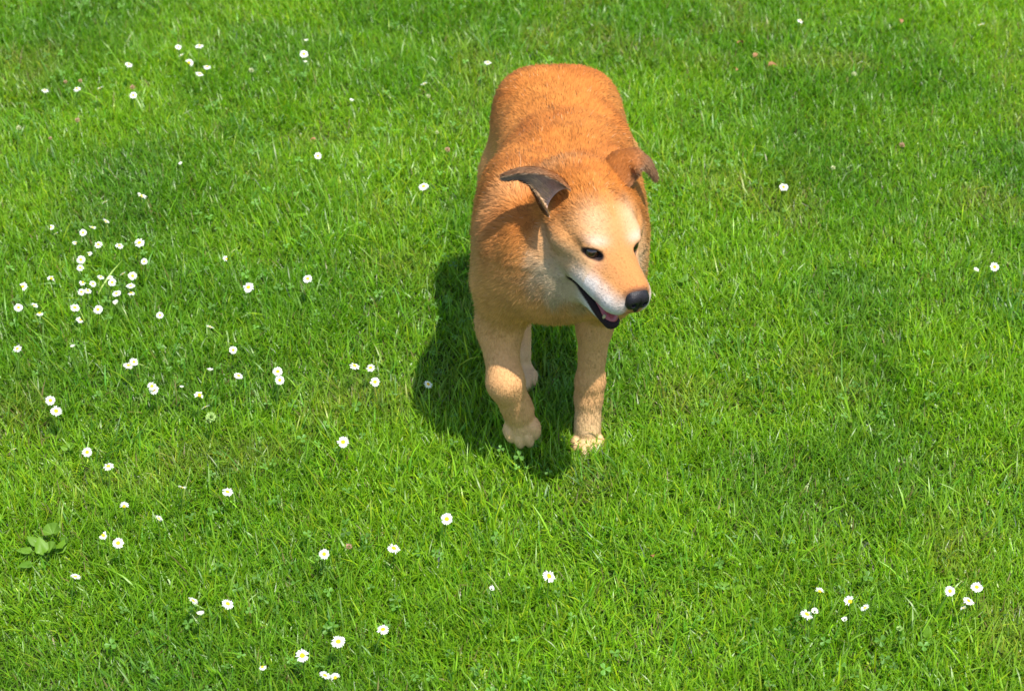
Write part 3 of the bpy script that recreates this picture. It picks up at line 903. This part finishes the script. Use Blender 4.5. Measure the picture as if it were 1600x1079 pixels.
# ------------------------------------------------------------------ daisies, clover, weeds
def petal_mesh(name, n, open_deg, jit, gaps, seed, curl=0.25, pink=0.15):
    """ring of white ray petals, outer radius about 1, lying round +Z"""
    g = np.random.default_rng(seed)
    V, Q, T, C = [], [], [], []
    start, width = 0.0, 0.0
    hole = g.uniform(0, 2 * math.pi); hw = gaps * math.pi
    for ring in range(2):
        for i in range(n):
            a = 2 * math.pi * (i + 0.5 * ring) / n + g.normal(0, 0.35 / n)
            da = (a - hole + math.pi) % (2 * math.pi) - math.pi
            if abs(da) < hw or g.random() < 0.05: continue
            L = g.uniform(0.84, 1.04) * (1 - 0.06 * ring); w = g.uniform(0.055, 0.085) * 19 / n
            el = math.radians(open_deg + g.normal(0, jit) - 5 * ring)
            rad = np.array([math.cos(a), math.sin(a), 0]); sd = np.array([-math.sin(a), math.cos(a), 0]); up = np.array([0, 0, 1.0])
            sd = sd + up * g.normal(0, 0.25); b = len(V)
            p = rad * 0.22 + up * (0.02 - 0.03 * ring)
            for k, (s, ww) in enumerate(((0, 0.5), (0.38, 1.0), (0.74, 0.95), (0.93, 0.55))):
                e = el - curl * s
                q = p + (L - 0.22) * s * (rad * math.cos(e) + up * math.sin(e))
                V += [q - sd * w * ww, q + sd * w * ww]
                c = np.array([0.86, 0.85, 0.84]) * g.uniform(0.93, 1.0)
                if s > 0.8: c = c * (1 - pink) + np.array([0.75, 0.50, 0.58]) * pink
                C += [c, c]
            e = el - curl
            V.append(p + (L - 0.22) * (rad * math.cos(e) + up * math.sin(e))); C.append(C[-1])
            Q += [(b, b + 1, b + 3, b + 2), (b + 2, b + 3, b + 5, b + 4), (b + 4, b + 5, b + 7, b + 6)]
            T.append((b + 6, b + 7, b + 8))
    me = mesh_np(name, np.array(V), [np.array(Q), np.array(T)], smooth=False)
    set_color(me, np.array(C)); me.materials.append(M_PETAL)
    return me

def disc_mesh():
    """bumpy yellow dome of tiny florets, radius 1"""
    V, Q = [], []
    nr, na = 6, 18
    g = np.random.default_rng(3)
    for j in range(nr + 1):
        r = j / nr
        for i in range(na):
            a = 2 * math.pi * (i + 0.5 * (j % 2)) / na
            z = 0.55 * math.sqrt(max(0, 1 - r * r)) + g.normal(0, 0.035)
            V.append((r * math.cos(a), r * math.sin(a), z - 0.05))
    for j in range(nr):
        for i in range(na):
            Q.append((j * na + i, (j + 1) * na + i, (j + 1) * na + (i + 1) % na, j * na + (i + 1) % na))
    me = mesh_np('flower_disc', np.array(V), [np.array(Q)], smooth=False); me.materials.append(M_DISC)
    return me

PETALS = {
    'o': [petal_mesh('petals', 17, 8, 6, 0, 11), petal_mesh('petals', 19, 14, 7, 0, 12), petal_mesh('petals', 16, 4, 9, 0.05, 13)],
    'c': [petal_mesh('petals', 18, 10, 5, 0, 21), petal_mesh('petals', 17, 6, 8, 0, 22)],
    'e': [petal_mesh('petals', 19, 22, 10, 0.04, 31), petal_mesh('petals', 21, 30, 9, 0, 32, pink=0.25)],
    's': [petal_mesh('petals', 17, 12, 14, 0.30, 41), petal_mesh('petals', 16, 18, 15, 0.42, 42), petal_mesh('petals', 18, -10, 14, 0.25, 43)],
    'b': [petal_mesh('petals', 15, 58, 8, 0, 51, pink=0.45), petal_mesh('petals', 14, 66, 6, 0, 52, pink=0.35)],
}
DISC = disc_mesh()

def facing(kind):
    """direction a flower looks in"""
    a = rng.uniform(0, 2 * math.pi)
    if kind in 'os': n = np.array([0.18, -0.20, 1.0]) + 0.30 * np.array([math.cos(a), math.sin(a), 0])
    elif kind == 'c': n = np.array([0.12, -0.70, 1.0]) + 0.15 * np.array([math.cos(a), math.sin(a), 0])
    elif kind == 'e': n = np.array([0.55 * rng.choice([-1, 1]), 0.55, 1.0]) + 0.25 * np.array([math.cos(a), math.sin(a), 0])
    else: n = np.array([0, 0, 1.0]) + 0.35 * np.array([math.cos(a), math.sin(a), 0])
    return n / np.linalg.norm(n)

def stalk_points(base, head, n):
    d = head - base
    return [base * 0, base * 0 + d * np.array([0.25, 0.25, 0.36]), d * np.array([0.6, 0.6, 0.68]), d - n * 0.004, d - n * 0.0008]

def daisy(px, py, w, kind, label):
    z = rng.uniform(0.057, 0.069)
    head = ground_at(px, py, z); head[2] += ground_z(head[0], head[1])
    dist = project(head)[2]
    R = max(0.5 * w * dist / FPX, 0.0035) * 1.08
    n = facing(kind)
    base = head.copy(); base[:2] += rng.normal(0, 0.010, 2); base[2] = ground_z(base[0], base[1]) - 0.002
    root = link(bpy.data.objects.new('daisy', None)); root.location = base; root.empty_display_size = 0.01
    tag(root, label, 'daisy', 'daisies in the lawn')
    link(bpy.data.objects.new('stem', tube('stem', stalk_points(base, head, n), 0.0009, 0.0008, M_STEM)), root)
    q = Vector(n).to_track_quat('Z', 'Y') @ Vector((0, 0, 1)).rotation_difference(Vector((0, 0, 1)))
    spin = Matrix.Rotation(rng.uniform(0, 6.28), 3, 'Z').to_quaternion()
    pm = PETALS[kind][rng.integers(len(PETALS[kind]))]
    p = link(bpy.data.objects.new('petals', pm), root); p['kind'] = 'stuff'
    p.location = head - base; p.rotation_mode = 'QUATERNION'; p.rotation_quaternion = q @ spin
    k = 1.0 if kind != 'b' else 1.35
    p.scale = (R * k,) * 3
    if kind != 'b':
        d = link(bpy.data.objects.new('flower_disc', DISC), root)
        d.location = head - base; d.rotation_mode = 'QUATERNION'; d.rotation_quaternion = q @ spin
        d.scale = (R * 0.37,) * 3

def clover_head_mesh(seed, tint):
    g = np.random.default_rng(seed); V, Q, C = [], [], []
    for i in range(46):
        z = 1 - 1.55 * (i + 0.5) / 46; a = i * 2.39996
        r = math.sqrt(max(0.0, 1 - z * z)); d = np.array([r * math.cos(a), r * math.sin(a), z])
        s = np.cross(d, [0, 0, 1.0]); s /= np.linalg.norm(s) + 1e-9; b = len(V)
        d2 = d + 0.35 * np.array([0, 0, 1]) + g.normal(0, 0.12, 3)
        V += [d * 0.45 - s * 0.10, d * 0.45 + s * 0.10, d * 0.75 + s * 0.17, d2 * 0.92, d * 0.75 - s * 0.17]
        Q += [(b, b + 1, b + 2, b + 4)]
        Q += [(b + 4, b + 2, b + 3, b + 3)]
        c = np.array(tint) * g.uniform(0.75, 1.1); C += [c * 0.8, c * 0.8, c, c, c]
    V = np.array(V); Q = np.array(Q); quad = Q[::2]; tri = Q[1::2][:, :3]
    me = mesh_np('flower_head', V, [quad, tri], smooth=False); set_color(me, np.array(C)); me.materials.append(M_PETAL)
    return me

CLOVER = {'pale': clover_head_mesh(1, (0.62, 0.62, 0.40)), 'pink': clover_head_mesh(2, (0.58, 0.36, 0.26)), 'green': clover_head_mesh(4, (0.42, 0.56, 0.20))}

def clover(px, py, w, tint, label):
    z = rng.uniform(0.050, 0.060)
    head = ground_at(px, py, z); head[2] += ground_z(head[0], head[1])
    R = 0.5 * w * project(head)[2] / FPX
    base = head.copy(); base[:2] += rng.normal(0, 0.008, 2); base[2] = ground_z(base[0], base[1]) - 0.002
    root = link(bpy.data.objects.new('clover_flower', None)); root.location = base; root.empty_display_size = 0.01
    tag(root, label, 'clover', 'clover heads in the lawn')
    link(bpy.data.objects.new('stem', tube('stem', stalk_points(base, head, np.array([0, 0, 1.0])), 0.0009, 0.0008, M_STEM)), root)
    o = link(bpy.data.objects.new('flower_head', CLOVER[tint]), root)
    o.location = head - base; o.scale = (R, R, R * 0.85); o.rotation_euler = (rng.normal(0, 0.25), rng.normal(0, 0.25), rng.uniform(0, 6))

def leaf_sheet(kind, seed, col):
    """one thick-veined leaf in its own frame: stalk end at the origin, growing along +X, length 1"""
    g = np.random.default_rng(seed); na, nr = 28, 6
    V, C, Q = [], [], []
    for i in range(na + 1):
        u = i / na
        if kind == 'fan': a = math.radians(-115 + 230 * u); L = 0.62 + 0.16 * math.cos(a * 0.9) - 0.08 * abs(math.sin(3.5 * a + 1.57)) + g.normal(0, 0.008)
        else: a = math.radians(-62 + 124 * u); L = 1.0 - 0.72 * abs(math.sin(a)) ** 0.8 + g.normal(0, 0.006)
        pleat = math.cos(7 * a) if kind == 'fan' else math.cos(3.2 * a)
        for j in range(nr + 1):
            r = j / nr
            z = (0.055 if kind == 'fan' else 0.04) * pleat * r + (0.26 * r * r if kind == 'fan' else 0.10 * math.sin(2.6 * r)) + 0.12 * (math.sin(a) * r) ** 2
            x0 = 0.12 if kind == 'fan' else 0.0
            V.append((x0 + L * r * math.cos(a), L * r * math.sin(a), z))
            C.append(np.array(col) * (1.12 if abs(pleat) > 0.9 and pleat < 0 else 1.0) * g.uniform(0.92, 1.08))
    for i in range(na):
        for j in range(nr):
            b = i * (nr + 1) + j
            Q.append((b, b + nr + 1, b + nr + 2, b + 1))
    return np.array(V), np.array(Q), np.array(C)

LEAF_MESH = {}
def leaf_mesh(kind, seed, col):
    key = (kind, seed, col)
    if key not in LEAF_MESH:
        V, Q, C = leaf_sheet(kind, seed, col); n = len(V); th = 0.008
        me = mesh_np('leaf', np.concatenate([V, V - np.array([0, 0, th])]), [Q, Q[:, ::-1] + n])
        set_color(me, np.concatenate([C, C * 1.15])); me.materials.append(M_LEAF); LEAF_MESH[key] = me
    return LEAF_MESH[key]

def weed(px, py, leaves, label, cat='weed', group=None):
    """a rosette: leaves = (dx px, dy px, size m, heading deg, pitch deg, height m, kind, colour)"""
    c = ground_at(px, py, 0.0); c[2] = ground_z(c[0], c[1])
    root = link(bpy.data.objects.new('broadleaf_weed', None)); root.location = c; root.empty_display_size = 0.02
    tag(root, label, cat, group)
    for i, (dx, dy, sz, hd, pt, hz, kind, col) in enumerate(leaves):
        hz = hz * 0.52; sz = sz * 0.62; dx = dx * 0.75; dy = dy * 0.75
        p = ground_at(px + dx, py + dy, hz) - c
        o = link(bpy.data.objects.new('leaf', leaf_mesh(kind, i % 4, col)), root)
        o.location = p; o.scale = (sz, sz, sz)
        o.rotation_euler = (rng.normal(0, 0.08), -math.radians(pt), math.radians(hd))
        link(bpy.data.objects.new('stalk', tube('stalk', [p * 0, p * np.array([.5, .5, .7]), p], 0.0012, 0.0009, M_STEM)), root)

def dry_leaf(px, py, w, label):
    c = ground_at(px, py, 0.030)
    sz = w * project(c)[2] / FPX
    V, Q, C = leaf_sheet('blade', int(px), (0.30, 0.15, 0.055))
    V = V * np.array([1, 0.9, 1.0]); V[:, 2] += 0.35 * np.sin(4 * V[:, 0]) * 0.5 + 0.5 * np.abs(V[:, 1]) ** 1.3
    n = len(V)
    me = mesh_np('withered_leaf', np.concatenate([V, V - np.array([0, 0, 0.012])]), [Q, Q[:, ::-1] + n])
    set_color(me, np.concatenate([C, C])); me.materials.append(M_DRY)
    o = link(bpy.data.objects.new('withered_leaf', me)); o.location = c; o.scale = (sz, sz, sz)
    o.rotation_euler = (rng.normal(0, 0.3), rng.normal(0, 0.3), rng.uniform(0, 6.28))
    tag(o, label, 'leaf', 'withered leaves in the lawn')

DAISIES = [
    # --- top left
    (201, 100, 13, 'o', 'open daisy above the row of three at the top left of the lawn'),
    (279, 75, 10, 'o', 'small daisy at the upper left of the loose ring of six at the top'),
    (312, 75, 13, 'o', 'open daisy at the upper right of the loose ring of six at the top'),
    (284, 88, 10, 'e', 'greyish daisy seen edge-on in the middle of the ring of six'),
    (296, 99, 14, 's', 'ragged daisy with bare yellow side at the centre of the ring of six'),
    (324, 108, 13, 'o', 'open daisy furthest right in the loose ring of six at the top'),
    (312, 118, 13, 'o', 'lowest daisy of the loose ring of six at the top'),
    (70, 139, 11, 'o', 'leftmost daisy in the row of three at the top left'),
    (120, 137, 12, 'o', 'middle daisy in the row of three at the top left'),
    (156, 137, 11, 'e', 'narrow daisy at the right end of the row of three, top left'),
    (208, 148, 12, 'c', 'round daisy just below a pinkish withered clover head, top left'),
    (475, 88, 14, 'c', 'large round white daisy between two tiny ones near the top'),
    (479, 69, 8, 'b', 'tiny bud right above the large round daisy near the top'),
    (477, 101, 6, 'b', 'tiny pale bud right below the large round daisy near the top'),
    (497, 246, 12, 'c', 'lone daisy halfway between the top edge and the cluster, left of the dog'),
    (283, 258, 7, 'b', 'tiny lone bud in the empty lawn above the left cluster'),
    (221, 304, 16, 'e', 'wide flat daisy alone above the large cluster on the left'),
    (164, 315, 13, 'e', 'dull daisy seen from the side, above the large left cluster'),
    # --- large cluster, left
    (165, 345, 13, 'e', 'thin edge-on daisy topmost of the large left cluster'),
    (145, 356, 13, 'e', 'slanting edge-on daisy near the top of the left cluster'),
    (81, 358, 9, 's', 'nearly petalless yellow daisy at the upper left of the cluster'),
    (88, 368, 9, 'e', 'small side-on daisy under the petalless one, upper left cluster'),
    (130, 365, 12, 'c', 'round daisy at the top of the left cluster, below two edge-on ones'),
    (118, 382, 10, 's', 'small orange-centred ragged daisy in the upper left cluster'),
    (154, 384, 13, 'o', 'open daisy, left of the two side by side in the upper cluster'),
    (187, 386, 14, 'o', 'open daisy, right of the two side by side in the upper cluster'),
    (218, 381, 17, 'o', 'broad daisy at the upper right corner of the left cluster'),
    (140, 399, 10, 's', 'small tattered daisy in the middle of the upper left cluster'),
    (127, 409, 14, 'c', 'round daisy, upper of a vertical pair in the left cluster'),
    (126, 422, 12, 'o', 'flat daisy, lower of a vertical pair in the left cluster'),
    (226, 413, 11, 'c', 'daisy alone at the right-hand side of the left cluster'),
    (81, 439, 13, 's', 'orange-centred daisy with few petals on the left of the cluster'),
    (37, 452, 14, 's', 'thin-petalled daisy near the left edge beside the cluster'),
    (158, 437, 12, 'o', 'slanting daisy in the heart of the left cluster, left of a pair'),
    (130, 446, 11, 's', 'lopsided daisy just above the touching pair in the left cluster'),
    (146, 448, 12, 'o', 'open daisy just above and right of the touching pair'),
    (173, 438, 10, 'o', 'rear daisy, half hidden behind the roundest one of the cluster'),
    (176, 446, 13, 'c', 'roundest white daisy standing in front of another in the cluster'),
    (193, 433, 12, 'e', 'edge-on daisy beside a large round one, right side of the cluster'),
    (208, 436, 14, 'c', 'large round daisy on the right side of the left cluster'),
    (205, 452, 14, 'o', 'daisy with a bud at its side below the large round one'),
    (206, 464, 12, 's', 'two-petalled ragged daisy low on the right side of the cluster'),
    (128, 461, 12, 'o', 'left one of the touching pair of daisies in the cluster'),
    (138, 459, 13, 'o', 'right one of the touching pair of daisies in the cluster'),
    (183, 464, 14, 'o', 'flat oval daisy low in the cluster with orange centre'),
    (183, 480, 10, 'b', 'half-closed daisy directly below the flat oval one'),
    (118, 486, 16, 'o', 'large daisy at the lower left of the left cluster'),
    (154, 489, 15, 'c', 'large round daisy at the bottom of the left cluster'),
    (30, 486, 14, 'o', 'daisy cut close to the left edge, level with the cluster bottom'),
    (55, 483, 13, 'e', 'flat edge-on daisy between the left edge and the cluster'),
    (63, 495, 12, 's', 'tattered daisy below the flat edge-on one near the left edge'),
    (126, 505, 13, 's', 'ragged daisy with gaps, lowest of the left cluster'),
    (251, 500, 12, 'c', 'daisy with orange centre standing alone right of the cluster'),
    # --- middle left
    (354, 410, 11, 's', 'lopsided daisy above the large open one, left of the dog'),
    (389, 456, 18, 'o', 'large open daisy in the middle lawn left of the dog'),
    (481, 440, 15, 'o', 'open daisy nearest to the shadow edge above mid height'),
    (329, 519, 14, 'e', 'slanted daisy seen from the side, left middle of the lawn'),
    (365, 552, 13, 'c', 'round daisy with pinkish tips, left middle of the lawn'),
    (373, 589, 15, 'o', 'flat daisy below the round pink-tipped one, left middle'),
    (434, 580, 16, 'c', 'upper of the two round daisies one above the other, mid lawn'),
    (437, 593, 15, 'c', 'lower of the two round daisies one above the other, mid lawn'),
    (28, 549, 14, 'o', 'daisy at the left edge halfway down the picture'),
    (115, 546, 8, 'b', 'tiny bud alone below the left cluster'),
    (201, 575, 16, 'o', 'left one of an overlapping pair in the middle left lawn'),
    (210, 570, 14, 'o', 'right, rear one of an overlapping pair in the middle left lawn'),
    (238, 607, 15, 'o', 'upper one of a stacked pair of daisies, left lawn'),
    (241, 613, 16, 'o', 'lower one of a stacked pair of daisies, left lawn'),
    (312, 620, 17, 's', 'broken daisy with orange centre and missing petals, left lawn'),
    (321, 638, 15, 'e', 'flat daisy just above a pale green clover head'),
    (285, 610, 7, 'b', 'tiny yellow-white bud between the stacked pair and the broken daisy'),
    (329, 584, 9, 'b', 'small slanted bud left of the flat daisy in mid lawn'),
    (79, 627, 16, 'c', 'round daisy, upper left of two neighbours on the left'),
    (88, 643, 18, 'o', 'large daisy, lower right of two neighbours on the left'),
    (554, 571, 17, 'o', 'left one of three daisies beside the dog shadow'),
    (579, 574, 15, 'o', 'upper right one of three daisies beside the dog shadow'),
    (586, 595, 16, 'o', 'lowest one of three daisies beside the dog shadow'),
    (669, 598, 15, 'o', 'bluish daisy standing in the shadow of the dog'),
    (536, 688, 19, 'o', 'large lone daisy in the lawn left of the lifted paw'),
    # --- bottom left
    (136, 705, 16, 'c', 'round daisy at the left, upper of two in the lower lawn'),
    (169, 726, 17, 'o', 'spiky daisy at the left, lower of two in the lower lawn'),
    (284, 757, 14, 'e', 'daisy seen edge-on, left of an open one, lower lawn'),
    (355, 764, 18, 'o', 'open daisy alone in the lower left lawn'),
    (193, 785, 14, 's', 'daisy reduced to a yellow disc and few petals, lower left'),
    (247, 804, 14, 'e', 'dark edge-on daisy in the lower left lawn'),
    (161, 833, 15, 's', 'broken daisy leaning beside a fuller one near the fan leaf'),
    (184, 845, 18, 'c', 'full round daisy right of the fan-shaped leaf'),
    (118, 902, 17, 'e', 'flat daisy with upturned petals below the leafy weed'),
    (302, 940, 18, 'e', 'flat daisy left of a large slanted one near the bottom'),
    (356, 944, 20, 'o', 'large slanted daisy near the bottom left'),
    (314, 962, 12, 'b', 'half-open small daisy under the flat one near the bottom'),
    (22, 702, 10, 'e', 'bluish daisy cut off by the left edge, lower half'),
    (506, 860, 17, 'c', 'round daisy in the lower middle, left of a flat white one'),
    (615, 850, 21, 'o', 'very white flat daisy in the lower middle'),
    (698, 806, 19, 'c', 'round daisy standing below the lifted paw'),
    (598, 975, 20, 'o', 'slanted daisy near the bottom centre'),
    (528, 995, 23, 'o', 'large daisy near the bottom with spread petals'),
    (472, 1020, 22, 'o', 'large daisy at the bottom, left of the spread-petalled one'),
    (410, 1042, 13, 's', 'nearly bald yellow daisy at the bottom edge'),
    (507, 1049, 20, 'e', 'white left one of a touching pair at the bottom edge'),
    (523, 1051, 15, 's', 'yellow right one of a touching pair at the bottom edge'),
    (858, 899, 22, 'o', 'open daisy below the standing front leg, lower centre'),
    (768, 917, 9, 'b', 'tiny pink bud left of the open daisy in the lower centre'),
    # --- bottom right
    (1260, 964, 21, 'o', 'fullest daisy, lower left of the group at the lower right'),
    (1272, 960, 11, 'b', 'half-closed daisy touching the fullest one, lower right'),
    (1280, 928, 15, 's', 'ragged daisy above the fullest one, lower right'),
    (1327, 943, 19, 's', 'tattered tall daisy between two others, lower right'),
    (1351, 953, 15, 'e', 'side-on daisy right of the tattered one, lower right'),
    (1319, 972, 9, 'b', 'tiny bluish bud under the tattered daisy, lower right'),
    (1484, 924, 17, 'c', 'left one of three open daisies near the right edge'),
    (1526, 917, 19, 'o', 'upper right one of three open daisies near the right edge'),
    (1513, 939, 19, 'o', 'lowest one of three open daisies near the right edge'),
    (1505, 951, 11, 'e', 'small hidden daisy under the three near the right edge'),
    # --- right and top right
    (1225, 287, 14, 'o', 'lone white daisy in the lawn right of the dog'),
    (1553, 423, 15, 'c', 'lone daisy close to the right edge'),
    (1523, 429, 9, 'b', 'tiny bud left of the lone daisy close to the right edge'),
    (1250, 34, 10, 'o', 'small pale daisy at the top edge, right of the dog'),
    (1344, 99, 10, 'e', 'small pale daisy above a yellowish clover head, upper right'),
    (1533, 41, 13, 'e', 'yellowish flat daisy in the top right corner'),
    (762, 100, 12, 'o', 'daisy just left of the rump of the dog'),
    (663, 136, 12, 'e', 'flat daisy above a small clover head, upper middle'),
    (662, 297, 17, 'o', 'bright open daisy left of the shoulder of the dog'),
    (549, 159, 8, 'b', 'small pale bud left of the flat daisy, upper middle'),
]
for a in DAISIES: daisy(*a)

for a in [
    (29, 200, 10, 'pale', 'pale clover head at the left edge of the upper lawn'),
    (121, 185, 9, 'pink', 'pinkish clover head below the row of three daisies'),
    (78, 215, 7, 'pink', 'tiny pink clover head near the left edge, upper lawn'),
    (394, 117, 9, 'pale', 'faded clover head right of the ring of six daisies'),
    (207, 136, 9, 'pink', 'withered pinkish clover head just above a round daisy'),
    (125, 125, 7, 'pink', 'small pinkish clover head above the middle daisy of the row'),
    (102, 126, 7, 'pink', 'small brownish clover head above the row of three daisies'),
    (330, 653, 18, 'green', 'pale green round clover head below a flat daisy'),
    (670, 155, 8, 'pale', 'small pale clover head below a flat daisy, upper middle'),
    (699, 240, 10, 'pink', 'brownish clover head left of the shoulders of the dog'),
    (683, 213, 7, 'pale', 'tiny pale clover head left of the back of the dog'),
    (1334, 117, 10, 'pale', 'yellowish clover head in the upper right lawn'),
    (1410, 223, 10, 'pink', 'pinkish clover head at the right, above mid height'),
    (1303, 255, 8, 'pale', 'small pale clover head above the lone white daisy, right'),
    (1405, 985, 11, 'green', 'greenish clover head in the lower right lawn'),
    (545, 848, 11, 'pink', 'brown clover head between two daisies in the lower middle'),
]: clover(*a)

LG, LY, LB = (0.105, 0.215, 0.016), (0.110, 0.230, 0.010), (0.082, 0.185, 0.012)
weed(84, 858, [(-14, 6, 0.036, 20, 20, 0.040, 'fan', LG), (12, -6, 0.034, 330, 20, 0.042, 'fan', LB), (-2, -30, 0.036, 95, 28, 0.050, 'fan', LG), (-30, -8, 0.040, 150, 18, 0.040, 'blade', LG), (-22, 12, 0.050, 110, 30, 0.036, 'blade', LY),
               (-44, 4, 0.042, 190, 10, 0.034, 'blade', LG), (8, 10, 0.046, 60, 25, 0.034, 'blade', LY), (-44, 30, 0.040, 215, 12, 0.032, 'blade', LB)],
     'leafy weed with a pleated fan-shaped leaf at the lower left', 'weed')
weed(465, 338, [(0, 0, 0.034, 10, 8, 0.034, 'blade', LY), (4, 0, 0.036, 175, 8, 0.036, 'blade', LY), (0, 2, 0.026, 275, 10, 0.034, 'blade', LG)],
     'low flat weed with pale leaves below mid-left upper lawn', 'weed')
weed(108, 702, [(0, 0, 0.024, 20, 20, 0.038, 'fan', LY), (-4, 2, 0.022, 160, 20, 0.036, 'blade', LY)], 'small pale weed left of the round daisy, lower left', 'weed')
weed(1148, 920, [(0, 0, 0.034, 0, 12, 0.034, 'blade', LY), (-6, 0, 0.034, 150, 12, 0.034, 'blade', LG), (2, 6, 0.030, 260, 16, 0.032, 'blade', LG)],
     'low broad-leaved weed left of the lower right daisies', 'weed')
weed(1448, 1000, [(0, -4, 0.032, 75, 50, 0.036, 'blade', LY), (3, 2, 0.026, 330, 20, 0.034, 'blade', LG)], 'upright broad leaf in the lower right lawn', 'weed')
weed(1068, 440, [(0, 0, 0.030, 60, 30, 0.036, 'blade', LB), (0, 0, 0.028, 200, 20, 0.036, 'blade', LB)], 'dark leafy weed right of the head of the dog', 'weed')
weed(403, 528, [(0, 0, 0.014, 90, 20, 0.040, 'fan', LY), (-3, 2, 0.013, 210, 20, 0.040, 'fan', LY), (3, 2, 0.013, 330, 20, 0.040, 'fan', LY)],
     'three-leaved bright clover sprig left of the dog shadow', 'weed')

for a in [
    (1161, 69, 14, 'uppermost brown withered leaf right of the rump of the dog'),
    (1177, 90, 12, 'middle brown withered leaf right of the rump of the dog'),
    (1200, 104, 16, 'lowest brown withered leaf right of the rump of the dog'),
    (1150, 111, 11, 'pale brown withered leaf left of the other brown ones, upper right'),
    (1408, 37, 12, 'reddish brown withered leaf at the top edge, right'),
    (494, 219, 12, 'orange-brown withered leaf above a lone daisy, upper left'),
    (1021, 870, 12, 'orange withered scrap in the lower lawn right of centre'),
]: dry_leaf(*a)

def clover_carpet(n=1500):
    """three-part clover leaves low between the blades"""
    x = rng.uniform(-1.3, 1.3, n); y = rng.uniform(-0.6, 1.7, n)
    P = np.stack([x, y], -1)
    ok = (N2d(P, 3.3) * 0.6 + N2c(P, 8) * 0.4 > 0.46) & in_frame(x, y)
    x, y = x[ok], y[ok]; V, T, C = [], [], []
    for xi, yi in zip(x, y):
        z = ground_z(xi, yi) + rng.uniform(0.020, 0.036); s = rng.uniform(0.004, 0.0085); a0 = rng.uniform(0, 6.28)
        nrm = np.array([rng.normal(0, 0.35), rng.normal(-0.1, 0.35), 1.0]); nrm /= np.linalg.norm(nrm)
        e1 = np.cross(nrm, [0, 1.0, 0]); e1 /= np.linalg.norm(e1); e2 = np.cross(nrm, e1)
        c = np.array([0.095, 0.215, 0.030]) * math.exp(rng.normal(0, 0.2))
        for k in range(3):
            a = a0 + k * 2.094; d = e1 * math.cos(a) + e2 * math.sin(a); q = -e1 * math.sin(a) + e2 * math.cos(a); b = len(V)
            o = np.array([xi, yi, z])
            V += [o, o + s * (0.75 * d + 0.5 * q) + nrm * s * 0.2, o + s * (1.15 * d + 0.28 * q) + nrm * s * 0.15, o + s * 1.05 * d - nrm * s * 0.05,
                  o + s * (1.15 * d - 0.28 * q) + nrm * s * 0.15, o + s * (0.75 * d - 0.5 * q) + nrm * s * 0.2]
            T += [(b, b + 1, b + 2), (b, b + 2, b + 3), (b, b + 3, b + 4), (b, b + 4, b + 5)]; C += [c] * 6
    me = mesh_np('clover_leaves', np.array(V), [np.array(T)], smooth=False); set_color(me, np.array(C)); me.materials.append(M_LEAF)
    o = link(bpy.data.objects.new('clover_leaves', me))
    tag(o, 'small three-part clover leaves low among the grass blades', 'clover leaves', kind='stuff')
clover_carpet()
